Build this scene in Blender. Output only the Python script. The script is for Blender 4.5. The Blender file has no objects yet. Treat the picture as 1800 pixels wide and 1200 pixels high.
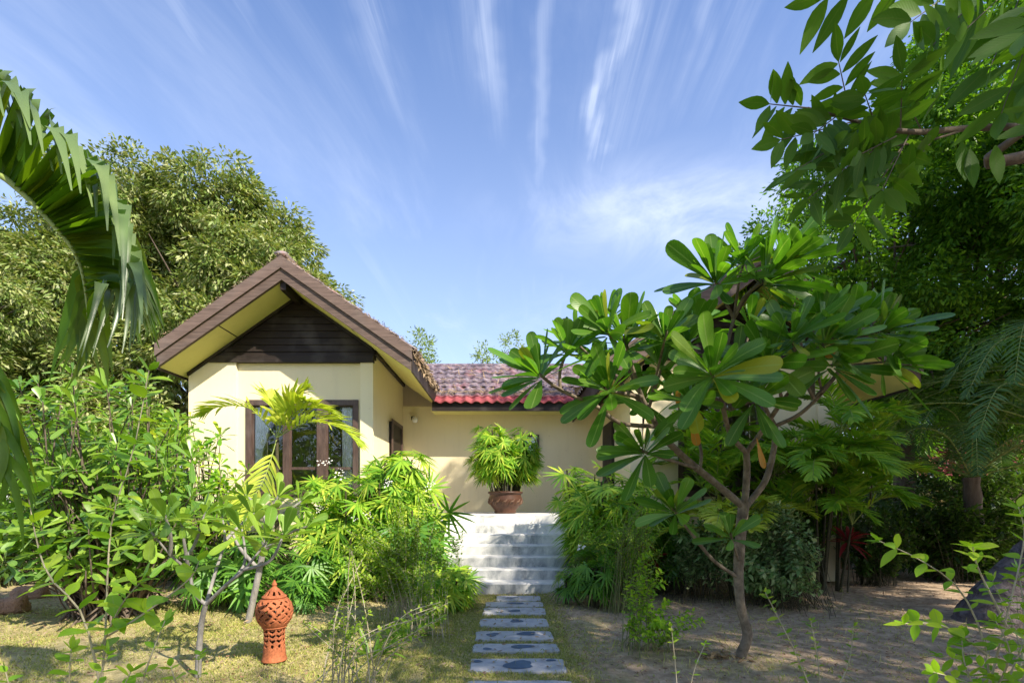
import bpy, math, random
import numpy as np
from mathutils import Vector, Matrix
R = math.radians
sc = bpy.context.scene
COL = sc.collection
rng = np.random.default_rng(7)
random.seed(7)

# ---------------------------------------------------------------- camera
EYE = 1.45; F = 900.0; CX = 890.0; CY = 880.0
cam_d = bpy.data.cameras.new('camera'); cam = bpy.data.objects.new('camera', cam_d); COL.objects.link(cam)
cam.location = (0, 0, EYE); cam.rotation_euler = (R(90), 0, 0)
cam_d.sensor_width = 36; cam_d.lens = 18; cam_d.shift_x = 10/1800; cam_d.shift_y = 280/1800
cam_d.clip_start = .05; cam_d.clip_end = 2000
sc.camera = cam
# ---------------------------------------------------------------- light
SUN = Vector((.89, -.80, 1.0)).normalized()
EL = math.asin(SUN.z); ROT = math.atan2(SUN.x, SUN.y)
sd = bpy.data.lights.new('sun', 'SUN'); sd.energy = 5.0; sd.angle = R(.6); sd.color = (1, .90, .76)
so = bpy.data.objects.new('sun', sd); COL.objects.link(so)
so.rotation_euler = (-SUN).to_track_quat('-Z', 'Y').to_euler(); so.location = SUN*60
w = bpy.data.worlds.new('World'); sc.world = w; w.use_nodes = True
nt = w.node_tree; nt.nodes.clear()
def wn(t, **k):
    n = nt.nodes.new(t)
    for a, b in k.items(): setattr(n, a, b)
    return n
out = wn('ShaderNodeOutputWorld'); bg = wn('ShaderNodeBackground'); bg.inputs[1].default_value = .098
sky = wn('ShaderNodeTexSky', sky_type='NISHITA', sun_disc=False, sun_elevation=EL, sun_rotation=ROT)
sky.air_density = 1.0; sky.dust_density = .6; sky.ozone_density = 1.5
tc = wn('ShaderNodeTexCoord'); sx = wn('ShaderNodeSeparateXYZ'); nt.links.new(tc.outputs['Generated'], sx.inputs[0])
def math_n(op, a, b=None, clamp=False):
    n = wn('ShaderNodeMath', operation=op, use_clamp=clamp)
    for i, v in enumerate((a, b)):
        if v is None: continue
        if isinstance(v, (int, float)): n.inputs[i].default_value = v
        else: nt.links.new(v, n.inputs[i])
    return n.outputs[0]
zz = math_n('MAXIMUM', sx.outputs[2], .03)
u = math_n('DIVIDE', sx.outputs[0], zz); v = math_n('DIVIDE', sx.outputs[1], zz)
u = math_n('SUBTRACT', u, math_n('MULTIPLY', v, .045))
def cloud(su, sv, off, scale, detail, dist, lo, hi, rough=.55):
    c = wn('ShaderNodeCombineXYZ')
    nt.links.new(math_n('MULTIPLY', u, su), c.inputs[0]); nt.links.new(math_n('MULTIPLY', v, sv), c.inputs[1]); c.inputs[2].default_value = off
    n = wn('ShaderNodeTexNoise'); n.inputs['Scale'].default_value = scale; n.inputs['Detail'].default_value = detail
    n.inputs['Distortion'].default_value = dist; n.inputs['Roughness'].default_value = rough
    nt.links.new(c.outputs[0], n.inputs['Vector'])
    m = wn('ShaderNodeMapRange'); m.interpolation_type = 'SMOOTHSTEP'
    m.inputs['From Min'].default_value = lo; m.inputs['From Max'].default_value = hi
    nt.links.new(n.outputs['Fac'], m.inputs['Value']); return m.outputs[0]
streak = math_n('MULTIPLY', cloud(3.6, .16, 2.3, 1.5, 6, .25, .53, .84), cloud(.9, .5, 4.0, 1.1, 3, .2, .44, .66))
wisp = math_n('MULTIPLY', cloud(1.1, .4, 5.7, 1.2, 9, .6, .48, .85, .62), .5)
cl = math_n('MAXIMUM', math_n('MULTIPLY', streak, .35), wisp)
fib = cloud(22., .8, 1.2, 1.0, 8, .5, .34, .70, .65)
wob = wn('ShaderNodeTexNoise'); wc = wn('ShaderNodeCombineXYZ'); nt.links.new(u, wc.inputs[0]); nt.links.new(v, wc.inputs[1]); nt.links.new(wc.outputs[0], wob.inputs['Vector']); wob.inputs['Scale'].default_value = 2.2; wob.inputs['Detail'].default_value = 4
uw = math_n('ADD', u, math_n('MULTIPLY', math_n('SUBTRACT', wob.outputs['Fac'], .5), .26))
for (u0, wd, v0, v1, amp) in ((-.10, .030, .55, 1.55, .55), (-.13, .07, .55, 1.4, .3), (.19, .026, .5, 1.95, .8), (.23, .08, .5, 1.8, .35), (-.33, .034, .55, 1.55, .38), (.03, .022, .7, 1.9, .34), (.10, .014, .55, 1.20, .45), (.36, .03, .55, 1.5, .35), (.45, .05, .55, 1.5, .3), (-.72, .03, .8, 1.35, .35), (.75, .07, .55, 1.4, .35), (-.56, .02, .6, 1.25, .3)):
    dd = math_n('DIVIDE', math_n('SUBTRACT', uw, u0), wd); gs = math_n('POWER', 2.718, math_n('MULTIPLY', math_n('MULTIPLY', dd, dd), -1.))
    bm = wn('ShaderNodeMapRange'); bm.interpolation_type = 'SMOOTHSTEP'; nt.links.new(v, bm.inputs['Value']); bm.inputs['From Min'].default_value = v1; bm.inputs['From Max'].default_value = (v0+v1)/2
    cl = math_n('MAXIMUM', cl, math_n('MULTIPLY', math_n('MULTIPLY', math_n('MULTIPLY', gs, bm.outputs[0]), math_n('ADD', math_n('MULTIPLY', fib, .85), .15)), amp*.85))
pu = math_n('DIVIDE', math_n('SUBTRACT', math_n('DIVIDE', sx.outputs[0], math_n('MAXIMUM', sx.outputs[1], .01)), .36), .30); pv = math_n('DIVIDE', math_n('SUBTRACT', math_n('DIVIDE', sx.outputs[2], math_n('MAXIMUM', sx.outputs[1], .01)), .57), .085)
pg = math_n('POWER', 2.718, math_n('MULTIPLY', math_n('ADD', math_n('MULTIPLY', pu, pu), math_n('MULTIPLY', pv, pv)), -1.)); cl = math_n('MAXIMUM', cl, math_n('MULTIPLY', pg, math_n('ADD', math_n('MULTIPLY', cloud(2.6, 1.6, 4.4, 1.0, 8, .8, .30, .75, .62), .85), .10)))
low = wn('ShaderNodeMapRange'); nt.links.new(sx.outputs[2], low.inputs['Value']); low.inputs['From Min'].default_value = .75; low.inputs['From Max'].default_value = .08; low.inputs['To Min'].default_value = .0; low.inputs['To Max'].default_value = .36
cl = math_n('ADD', math_n('MULTIPLY', cl, .62), low.outputs[0], True)
mx = wn('ShaderNodeMix', data_type='RGBA'); nt.links.new(cl, mx.inputs['Factor'])
hs = wn('ShaderNodeHueSaturation'); hs.inputs['Saturation'].default_value = 1.13; hs.inputs['Value'].default_value = 1.14
tn = wn('ShaderNodeMix', data_type='RGBA', blend_type='MULTIPLY'); tn.inputs['Factor'].default_value = 1; tn.inputs['B'].default_value = (1.30, 1.25, 1.38, 1); nt.links.new(sky.outputs[0], tn.inputs['A'])
nt.links.new(tn.outputs['Result'], hs.inputs['Color']); nt.links.new(hs.outputs[0], mx.inputs['A']); mx.inputs['B'].default_value = (7.0, 7.6, 8.8, 1)
nt.links.new(mx.outputs['Result'], bg.inputs[0]); nt.links.new(bg.outputs[0], out.inputs[0])
sc.view_settings.view_transform = 'Standard'; sc.view_settings.look = 'None'; sc.view_settings.gamma = 1
sc.view_settings.exposure = 0.85
sc.render.engine = 'CYCLES'
sc.cycles.max_bounces = 8; sc.cycles.diffuse_bounces = 4; sc.cycles.transparent_max_bounces = 8; sc.cycles.transmission_bounces = 6

# ---------------------------------------------------------------- helpers
def P(px, py, Y):
    return np.array([(px-CX)/F*Y, Y, EYE+(CY-py)/F*Y])
def unit(a):
    a = np.asarray(a, float); n = np.linalg.norm(a, axis=-1, keepdims=True); return a/np.maximum(n, 1e-9)
def tag(o, label=None, cat=None, group=None, kind=None):
    if label: o['label'] = label
    if cat: o['category'] = cat
    if group: o['group'] = group
    if kind: o['kind'] = kind
    return o
def empty(name, loc, label, cat, group=None):
    o = bpy.data.objects.new(name, None); COL.objects.link(o); o.location = loc; o.empty_display_size = .1
    bpy.context.view_layer.update() if False else None
    return tag(o, label, cat, group)
class MB:
    def __init__(s): s.v = []; s.q = []; s.uv = []; s.n = 0; s.poly = []
    def add(s, v, q, uv=None):
        v = np.asarray(v, float).reshape(-1, 3); q = np.asarray(q, int)
        s.v.append(v); s.q.append(q+s.n); s.uv.append(np.zeros((len(v), 2)) if uv is None else uv.reshape(-1, 2)); s.n += len(v)
        return s
    def addpoly(s, v, polys):
        v = np.asarray(v, float); s.v.append(v); s.uv.append(np.zeros((len(v), 2)))
        for p in polys: s.poly.append([i+s.n for i in p])
        s.n += len(v); return s
    def box(s, x0, x1, y0, y1, z0, z1):
        v = [(x0,y0,z0),(x1,y0,z0),(x1,y1,z0),(x0,y1,z0),(x0,y0,z1),(x1,y0,z1),(x1,y1,z1),(x0,y1,z1)]
        return s.add(v, [(0,3,2,1),(4,5,6,7),(0,1,5,4),(1,2,6,5),(2,3,7,6),(3,0,4,7)])
    def prism(s, pts, y0, y1):           # pts in xz, counter-clockwise seen from -y
        n = len(pts); v = [(a, y0, b) for a, b in pts]+[(a, y1, b) for a, b in pts]
        ps = [list(range(n)), list(range(2*n-1, n-1, -1))]
        for i in range(n):
            j = (i+1) % n; ps.append([j, i, i+n, j+n])
        return s.addpoly(v, ps)
    def tube(s, pts, rad, k=7, cap=True):
        pts = np.asarray(pts, float); m = len(pts); rad = np.broadcast_to(np.asarray(rad, float), (m,))
        t = unit(np.gradient(pts, axis=0)); a = np.array([0, 0, 1.]) if abs(t[0][2]) < .9 else np.array([1., 0, 0])
        X = unit(np.cross(t[0], a)); rings = []
        for i in range(m):
            X = unit(X-t[i]*np.dot(X, t[i])); Y = np.cross(t[i], X)
            th = np.arange(k)*2*np.pi/k
            rings.append(pts[i]+rad[i]*(np.cos(th)[:, None]*X+np.sin(th)[:, None]*Y))
        v = np.concatenate(rings); q = []
        for i in range(m-1):
            for j in range(k):
                j2 = (j+1) % k; q.append((i*k+j, i*k+j2, (i+1)*k+j2, (i+1)*k+j))
        uvv = np.stack([np.tile(np.arange(k)/k, m), np.repeat(np.linspace(0, 1, m), k)], 1)
        s.add(v, q, uvv)
        return s
    def lathe(s, prof, k=32, c=(0, 0, 0), skip=None, squash=1):
        prof = np.asarray(prof, float); m = len(prof); th = np.arange(k)*2*np.pi/k
        v = np.stack([prof[:, 0:1]*np.cos(th), prof[:, 0:1]*np.sin(th)*squash, np.repeat(prof[:, 1:2], k, 1)], -1).reshape(-1, 3)+np.array(c)
        q = []
        for i in range(m-1):
            for j in range(k):
                if skip and skip(i, j): continue
                j2 = (j+1) % k; q.append((i*k+j, i*k+j2, (i+1)*k+j2, (i+1)*k+j))
        return s.add(v, q)
    def strips(s, path, side, wid, fold=0.):
        n, m, _ = path.shape
        tan = unit(np.gradient(path, axis=1)) if m > 2 else unit(np.repeat(path[:, 1:2]-path[:, 0:1], 2, 1))
        side = unit(side-tan*(side*tan).sum(-1, keepdims=True)); nor = np.cross(side, tan); w_ = wid[..., None]
        cols = [path-side*w_/2, path-nor*np.asarray(fold)*w_, path+side*w_/2] if fold else [path-side*w_/2, path+side*w_/2]
        c = len(cols); v = np.stack(cols, 2)
        idx = np.arange(n*m*c).reshape(n, m, c)
        q = np.stack([idx[:, :-1, :-1], idx[:, :-1, 1:], idx[:, 1:, 1:], idx[:, 1:, :-1]], -1).reshape(-1, 4)
        uv = np.zeros((n, m, c, 2)); uv[..., 0] = np.linspace(0, 1, c); uv[..., 1] = np.linspace(0, 1, m)[None, :, None]
        return s.add(v, q, uv)
    def build(s, name, mat, parent=None, smooth=True, label=None):
        me = bpy.data.meshes.new(name); v = np.concatenate(s.v)
        if parent is not None:
            v = v-np.array(parent_world(parent))
        qs = [q.reshape(-1, 4) for q in s.q if len(q)]
        q = np.concatenate(qs) if qs else np.zeros((0, 4), int)
        pl = s.poly; nl = len(q)*4+sum(len(p) for p in pl)
        me.vertices.add(len(v)); me.vertices.foreach_set('co', v.ravel())
        loops = np.concatenate([q.ravel()]+[np.array(p) for p in pl]).astype(np.int32)
        me.loops.add(nl); me.loops.foreach_set('vertex_index', loops)
        tot = np.concatenate([np.full(len(q), 4), np.array([len(p) for p in pl], int)]).astype(np.int32)
        st = np.concatenate([[0], np.cumsum(tot)[:-1]]).astype(np.int32)
        me.polygons.add(len(tot)); me.polygons.foreach_set('loop_start', st); me.polygons.foreach_set('loop_total', tot)
        me.polygons.foreach_set('use_smooth', np.full(len(tot), smooth))
        uvl = me.uv_layers.new(name='UVMap'); uv = np.concatenate(s.uv)[loops]; uvl.data.foreach_set('uv', uv.ravel().astype(np.float32))
        me.update(calc_edges=True); me.validate()
        if mat: me.materials.append(mat)
        o = bpy.data.objects.new(name, me); COL.objects.link(o)
        if parent is not None: o.parent = parent
        if label: o['label'] = label
        return o
def parent_world(p):
    l = Vector((0, 0, 0))
    while p is not None: l += p.location; p = p.parent
    return l

# ---- material helpers
def newmat(name):
    m = bpy.data.materials.new(name); m.use_nodes = True; t = m.node_tree; t.nodes.clear(); return m, t
class NT:
    def __init__(s, t): s.t = t
    def n(s, ty, inp=None, **k):
        n = s.t.nodes.new(ty)
        for a, b in k.items(): setattr(n, a, b)
        for a, b in (inp or {}).items():
            if isinstance(b, bpy.types.NodeSocket): s.t.links.new(b, n.inputs[a])
            else: n.inputs[a].default_value = b
        return n
    def noise(s, vec, scale, detail=4, rough=.55, dist=0):
        return s.n('ShaderNodeTexNoise', {'Vector': vec, 'Scale': scale, 'Detail': detail, 'Roughness': rough, 'Distortion': dist}).outputs['Fac']
    def ramp(s, fac, stops, interp='LINEAR'):
        r = s.n('ShaderNodeValToRGB', {'Fac': fac}); e = r.color_ramp; e.interpolation = interp
        while len(e.elements) < len(stops): e.elements.new(.5)
        for el, (p, c) in zip(e.elements, stops):
            el.position = p; el.color = (*c, 1) if len(c) == 3 else c
        return r.outputs[0]
    def mix(s, f, a, b, mode='MIX'):
        n = s.t.nodes.new('ShaderNodeMix'); n.data_type = 'RGBA'; n.blend_type = mode
        for k, v in (('Factor', f), ('A', a), ('B', b)):
            if isinstance(v, bpy.types.NodeSocket): s.t.links.new(v, n.inputs[k])
            elif k == 'Factor': n.inputs[k].default_value = v
            else: n.inputs[k].default_value = (*v, 1)
        return n.outputs['Result']
    def m(s, op, a, b=0., c=None, clamp=False):
        n = s.t.nodes.new('ShaderNodeMath'); n.operation = op; n.use_clamp = clamp
        for i, v in enumerate((a, b, c)):
            if v is None: continue
            if isinstance(v, bpy.types.NodeSocket): s.t.links.new(v, n.inputs[i])
            else: n.inputs[i].default_value = v
        return n.outputs[0]
    def mr(s, v, a, b, c=0., d=1.):
        return s.n('ShaderNodeMapRange', {'Value': v, 'From Min': a, 'From Max': b, 'To Min': c, 'To Max': d}).outputs[0]
    def bump(s, h, strength, dist):
        return s.n('ShaderNodeBump', {'Height': h, 'Strength': strength, 'Distance': dist}).outputs[0]
def leafmat(name, cols, trans=.35, rough=.42, tint=(1.5, 1.5, .6), veins=0, spec=.28, rib=(.30, .42, .12)):
    m, t = newmat(name); N = NT(t); o = N.n('ShaderNodeOutputMaterial')
    g = N.n('ShaderNodeNewGeometry'); rnd = g.outputs['Random Per Island']
    c = N.ramp(rnd, [(i/(max(1, len(cols)-1)), x) for i, x in enumerate(cols)])
    oc = N.n('ShaderNodeTexCoord').outputs['Object']
    c = N.mix(1.0, c, N.ramp(N.noise(oc, 1.7, 2), [(.3, (.75, .78, .8)), (.7, (1.2, 1.15, 1.0))]), 'MULTIPLY')
    if veins:
        uv = N.n('ShaderNodeSeparateXYZ', {0: N.n('ShaderNodeTexCoord').outputs['UV']})
        du = N.m('ABSOLUTE', N.m('SUBTRACT', uv.outputs[0], .5))
        ribm = N.mr(du, .022, .05, 1., 0.)
        vv = N.m('SUBTRACT', N.m('MULTIPLY', uv.outputs[1], veins), N.m('MULTIPLY', du, 5.))
        fr = N.m('ABSOLUTE', N.m('SUBTRACT', N.m('FRACT', vv), .5))
        lat = N.m('MULTIPLY', N.mr(fr, .06, .12, 1., 0.), .10)
        c = N.mix(N.m('MAXIMUM', N.m('MULTIPLY', ribm, .5), lat), c, rib)
    pr = N.n('ShaderNodeBsdfPrincipled', {'Base Color': c, 'Roughness': rough, 'Specular IOR Level': spec})
    if veins:
        t.links.new(N.bump(fr, .08, .006), pr.inputs['Normal'])
    tc_ = N.mix(1.0, c, tint, 'MULTIPLY')
    tr = N.n('ShaderNodeBsdfTranslucent', {'Color': tc_})
    mixs = N.n('ShaderNodeMixShader', {0: trans, 1: pr.outputs[0], 2: tr.outputs[0]})
    t.links.new(mixs.outputs[0], o.inputs[0]); return m
def surf(name, build, rough=.8, bump=(.1, .005), spec=.3, metal=0.):
    m, t = newmat(name); N = NT(t); o = N.n('ShaderNodeOutputMaterial')
    oc = N.n('ShaderNodeTexCoord').outputs['Object']
    r = build(N, oc); col, h = r if isinstance(r, tuple) else (r, None)
    pr = N.n('ShaderNodeBsdfPrincipled', {'Roughness': rough, 'Specular IOR Level': spec, 'Metallic': metal})
    if isinstance(col, bpy.types.NodeSocket): t.links.new(col, pr.inputs['Base Color'])
    else: pr.inputs['Base Color'].default_value = (*col, 1)
    if h is not None: t.links.new(N.bump(h, *bump), pr.inputs['Normal'])
    t.links.new(pr.outputs[0], o.inputs[0]); return m
def varied(c, a=.25, scale=3., bs=(.2, .01), detail=6):
    def f(N, oc):
        n1 = N.noise(oc, scale, detail); n2 = N.noise(oc, scale*9, 4)
        col = N.ramp(n1, [(.25, tuple(x*(1-a) for x in c)), (.75, tuple(min(1, x*(1+a)) for x in c))])
        return N.mix(.5, col, N.ramp(n2, [(.3, tuple(x*(1-a) for x in c)), (.7, tuple(min(1, x*(1+a)) for x in c))])), n2
    return f
def wallf(c):
    def f(N, oc):
        st = N.n('ShaderNodeMapping', {'Vector': oc, 'Scale': (5, 5, .5)}).outputs[0]
        a = N.noise(st, 1.3, 6); b = N.noise(oc, .8, 5); d = N.noise(oc, 45, 3)
        col = N.mix(N.mr(a, .52, .8, 0, .32), c, tuple(x*.76 for x in c))
        col = N.mix(N.mr(b, .45, .75, 0, .3), col, (c[0]*.9, c[1]*.86, c[2]*.72))
        sp = N.mr(N.noise(oc, 22, 2), .70, .74, 0, .35)
        return N.mix(sp, col, (c[0]*.55, c[1]*.5, c[2]*.4)), d
    return f
M = {}
M['wall'] = surf('cream_wall', wallf((.80, .70, .46)), .85, (.25, .004))
M['wall2'] = surf('cream_pier', wallf((.82, .73, .51)), .85, (.25, .004))
M['soffit'] = surf('soffit_bounce_paint', wallf((.72, .66, .24)), .8, (.2, .003))  # extra yellow-green: bounced garden light put into the base colour
def woodf(c, ax=(1, 12, 12)):
    def f(N, oc):
        mp = N.n('ShaderNodeMapping', {'Vector': oc, 'Scale': ax}).outputs[0]
        a = N.noise(mp, 2.5, 8, .6); b = N.noise(oc, 1.5, 5)
        col = N.ramp(a, [(.3, tuple(x*.55 for x in c)), (.7, tuple(x*1.3 for x in c))])
        return N.mix(N.mr(b, .5, .75, 0, .5), col, (.17, .15, .135)), a
    return f
M['fascia'] = surf('weathered_barge_board', woodf((.15, .105, .085)), .75, (.4, .006))
M['fascia2'] = surf('weathered_lower_board', woodf((.125, .088, .07)), .75, (.4, .006))
M['darkwood'] = surf('dark_brown_board', woodf((.022, .015, .011)), .6, (.4, .004))
M['frame'] = surf('brown_window_frame', woodf((.095, .062, .05), (8, 8, 1.5)), .55, (.2, .003))
def tilef(N, oc):
    n1 = N.noise(oc, 1.6, 7, .65, .4); n2 = N.noise(oc, 14, 5, .7); n3 = N.noise(oc, 5., 6, .6)
    g = N.n('ShaderNodeSeparateXYZ', {0: oc})
    red = N.ramp(n3, [(.3, (.20, .035, .045)), (.7, (.36, .085, .09))])
    lich = N.ramp(N.noise(oc, 5, 9, .78), [(.34, (.035, .035, .05)), (.5, (.15, .125, .155)), (.68, (.40, .35, .36))])
    red = N.mix(N.mr(g.outputs[2], 3.80, 3.90, 0., .5), red, (.20, .155, .17))
    msk = N.m('MULTIPLY', N.mr(n1, .30, .48), N.mr(g.outputs[2], 3.80, 3.90, 0., 1.))
    msk = N.m('MULTIPLY', msk, N.mr(n2, .35, .5, .55, 1.))
    return N.mix(msk, red, lich), n2
M['tile'] = surf('red_lichen_tile', tilef, .8, (.4, .008))
M['oldtile'] = surf('grey_lichen_tile', lambda N, oc: (N.ramp(N.noise(oc, 6, 7, .7), [(.3, (.10, .08, .08)), (.5, (.28, .24, .24)), (.7, (.36, .17, .15))]), N.noise(oc, 15, 4)), .85, (.4, .01))
def concf(N, oc):
    n1 = N.noise(oc, 1.3, 8, .7, .6); n2 = N.noise(oc, 7, 7, .65); 
    st = N.n('ShaderNodeMapping', {'Vector': oc, 'Scale': (3, 2, 1.6)}).outputs[0]; n3 = N.noise(st, 1.6, 9, .7, .5)
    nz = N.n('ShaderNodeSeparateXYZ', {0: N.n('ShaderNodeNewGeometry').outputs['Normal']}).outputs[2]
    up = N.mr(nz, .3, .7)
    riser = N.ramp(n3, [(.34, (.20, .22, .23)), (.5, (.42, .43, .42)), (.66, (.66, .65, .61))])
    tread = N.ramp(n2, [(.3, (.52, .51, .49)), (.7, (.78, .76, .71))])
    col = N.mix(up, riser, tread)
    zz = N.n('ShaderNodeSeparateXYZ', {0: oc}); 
    col = N.mix(N.m('MULTIPLY', N.mr(zz.outputs[2], .35, .8), N.mr(n1, .60, .42)), col, (.82, .80, .74))  # whitish patches on the upper steps: sunlight painted into the colour
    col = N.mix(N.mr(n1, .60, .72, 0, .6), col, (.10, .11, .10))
    return col, n2
M['conc'] = surf('stained_sunlit_concrete', concf, .75, (.35, .006))
def stonef(N, oc):
    n2 = N.noise(oc, 12, 6, .6); n1 = N.noise(oc, 2.2, 3, .5, .3)
    vo = N.n('ShaderNodeTexVoronoi', {'Vector': oc, 'Scale': 150.}).outputs['Distance']
    col = N.ramp(n2, [(.3, (.36, .36, .37)), (.7, (.54, .53, .52))])
    col = N.mix(N.mr(vo, .1, .4, .25, 0), col, (.2, .2, .2))
    return N.mix(N.mr(n1, .6, .75, 0, .5), col, (.20, .19, .15)), vo
M['stone'] = surf('washed_pebble_slab', stonef, .8, (.2, .003))
M['slate'] = surf('blue_slate_inlay', varied((.05, .105, .18), .35, 14), .55, (.2, .002))
M['terra'] = surf('terracotta', varied((.34, .108, .045), .7, 6), .8, (.3, .004))
M['urn'] = surf('glazed_urn', varied((.075, .035, .022), .5, 10), .45, (.3, .004))
M['urn2'] = surf('urn_relief', varied((.12, .065, .04), .35, 12), .6, (.3, .004))
M['soil'] = surf('potting_soil', varied((.05, .035, .025), .4, 20), .9, (.5, .02))
M['curtain'] = surf('white_curtain', lambda N, oc: (N.mix(N.mr(N.noise(oc, 14, 3), .6, .64, 0, .35), (.88, .88, .88), (.5, .58, .68))), .9)
M['white'] = surf('white_plastic', varied((.75, .75, .70), .05), .4)
M['black'] = surf('black_paint', varied((.03, .03, .03), .2), .5)
M['interior'] = surf('interior_wall', varied((.30, .24, .18), .1), .9)
M['petal'] = leafmat('white_petal', [(.75, .74, .68), (.85, .84, .8)], .3, .5, (1, 1, .9))
def barkf(c1, c2, s=8., ax=(1, 1, .35), ring=0.):
    def f(N, oc):
        mp = N.n('ShaderNodeMapping', {'Vector': oc, 'Scale': ax}).outputs[0]
        a = N.noise(mp, s, 7, .65, .3); b = N.noise(oc, s*3.5, 4)
        h = N.m('ADD', a, N.m('MULTIPLY', b, .4))
        col = N.ramp(a, [(.32, c1), (.68, c2)])
        if ring:
            z = N.n('ShaderNodeSeparateXYZ', {0: oc}).outputs[2]
            wv = N.m('SINE', N.m('ADD', N.m('MULTIPLY', z, ring), N.m('MULTIPLY', a, 9.)))
            h = N.m('ADD', h, N.m('MULTIPLY', wv, .35)); col = N.mix(N.mr(wv, .3, 1, 0, .45), col, tuple(x*.4 for x in c1))
        return col, h
    return f
M['bark'] = surf('tree_bark', barkf((.07, .05, .04), (.20, .16, .12)), .9, (.7, .02))
M['pbark'] = surf('frangipani_bark', barkf((.085, .065, .045), (.27, .22, .16), 16, (1, 1, .8)), .85, (.6, .012))
M['gbark'] = surf('grey_frangipani_bark', barkf((.17, .16, .15), (.38, .36, .33), 16), .85, (.5, .01))
M['palmbark'] = surf('leaning_trunk_bark', barkf((.06, .045, .045), (.26, .22, .21), 7, (1, 1, 1.2), 42.), .95, (1., .04))
M['twig'] = surf('pale_twig', barkf((.30, .26, .17), (.50, .45, .33), 20), .8, (.3, .004))
M['gtwig'] = surf('green_twig', barkf((.10, .12, .04), (.22, .24, .09), 20), .7, (.3, .004))
M['cane'] = surf('dark_cane', barkf((.03, .028, .015), (.09, .08, .04), 20, (1, 1, 4)), .8, (.4, .006))
M['rachis'] = surf('green_rachis', barkf((.16, .22, .05), (.32, .38, .10), 10), .6, (.1, .003))
M['rock'] = surf('orange_rock', varied((.34, .20, .12), .4, 4), .9, (.8, .04))
# leaves
M['l_frangi'] = leafmat('frangipani_leaf', [(.05, .15, .012), (.08, .21, .016), (.07, .18, .015), (.12, .27, .02), (.06, .16, .02), (.09, .23, .018), (.14, .29, .02), (.05, .15, .02), (.10, .22, .02), (.08, .19, .02), (.30, .32, .03)], .42, .36, (1.5, 1.7, .5), 17, .6)
M['l_frangi2'] = leafmat('small_frangipani_leaf', [(.13, .27, .03), (.22, .38, .04), (.30, .44, .06)], .38, .38, (1.3, 1.4, .5), 15, .5)
M['l_glossy'] = leafmat('glossy_shrub_leaf', [(.09, .22, .03), (.17, .33, .035), (.26, .40, .05), (.12, .26, .06)], .35, .33, (1.4, 1.5, .5), 13, .6)
M['l_yellow'] = leafmat('yellow_leaf', [(.55, .32, .04), (.60, .25, .05)], .4, .5, (1.2, 1., .6), 13)
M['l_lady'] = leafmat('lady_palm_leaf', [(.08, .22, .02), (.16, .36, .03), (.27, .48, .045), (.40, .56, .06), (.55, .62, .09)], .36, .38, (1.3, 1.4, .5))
M['l_ladydk'] = leafmat('shaded_lady_palm_leaf', [(.07, .20, .03), (.11, .28, .035), (.18, .36, .045)], .32, .38, (1.3, 1.4, .5))  # darker copy of the lady palm leaf, with the shade put into its colour
M['l_areca'] = leafmat('areca_leaf', [(.34, .46, .05), (.46, .56, .07), (.60, .62, .10)], .38, .42, (1.2, 1.3, .5))
M['l_arecag'] = leafmat('sun_flecked_areca_leaf', [(.10, .24, .025), (.20, .38, .03), (.36, .50, .05)], .40, .4, (1.3, 1.5, .5))  # yellow tones stand in for sun highlights on the shaded fronds
M['l_date'] = leafmat('dark_palm_leaf', [(.045, .11, .035), (.07, .16, .045), (.11, .21, .06)], .25, .38)
M['l_coco'] = leafmat('coconut_leaf', [(.045, .12, .014), (.075, .16, .018), (.13, .20, .025)], .5, .40, (2.0, 1.7, .3), 0, .4)  # darker than the tips: underside shade put into the colour
M['l_cocobend'] = leafmat('coconut_leaf_tip', [(.12, .20, .07), (.18, .26, .10)], .3, .3, (1.5, 1.5, .6), 0, .6)
M['l_mango'] = leafmat('mango_tree_leaf', [(.09, .16, .03), (.18, .27, .06), (.29, .36, .12), (.44, .46, .26)], .28, .45, (1.3, 1.2, .5))
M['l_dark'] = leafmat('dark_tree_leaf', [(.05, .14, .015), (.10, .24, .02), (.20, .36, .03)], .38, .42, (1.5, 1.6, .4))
M['l_over'] = leafmat('compound_leaf', [(.055, .14, .015), (.08, .19, .02), (.11, .23, .025)], .42, .5, (1.6, 1.6, .4), 11, .3, (.12, .20, .04))
M['l_varieg'] = leafmat('variegated_leaf', [(.12, .24, .07), (.21, .33, .12), (.42, .48, .24)], .28, .65, (1.1, 1.2, .8))
M['l_red'] = leafmat('red_cordyline_leaf', [(.16, .02, .025), (.28, .03, .04), (.10, .03, .03)], .35, .4, (1.6, .8, .8))
M['l_weed'] = leafmat('fine_shrub_leaf', [(.16, .32, .03), (.27, .43, .04), (.42, .52, .07)], .4, .45, (1.2, 1.3, .5))
M['l_lime'] = leafmat('lime_sapling_leaf', [(.20, .42, .03), (.30, .52, .035), (.44, .60, .05)], .42, .42, (1.2, 1.3, .4), 9)
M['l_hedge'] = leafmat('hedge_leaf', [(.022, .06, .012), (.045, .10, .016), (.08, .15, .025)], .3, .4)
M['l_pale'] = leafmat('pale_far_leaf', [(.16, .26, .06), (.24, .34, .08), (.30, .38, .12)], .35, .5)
M['l_grass'] = leafmat('grass_blade', [(.24, .30, .06), (.38, .41, .11), (.62, .54, .26)], .3, .6, (1.1, 1.1, .6))
M['l_strap'] = leafmat('strap_leaf', [(.12, .28, .03), (.18, .36, .04), (.25, .42, .05)], .35, .35, (1.2, 1.3, .5))
M['l_dry'] = leafmat('dry_leaf', [(.30, .20, .11), (.40, .28, .16), (.20, .12, .07)], .1, .8, (1, 1, .8))
M['l_litter'] = leafmat('dry_litter', [(.26, .18, .12), (.42, .32, .22), (.16, .11, .08)], .1, .9, (1, 1, .8))

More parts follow.
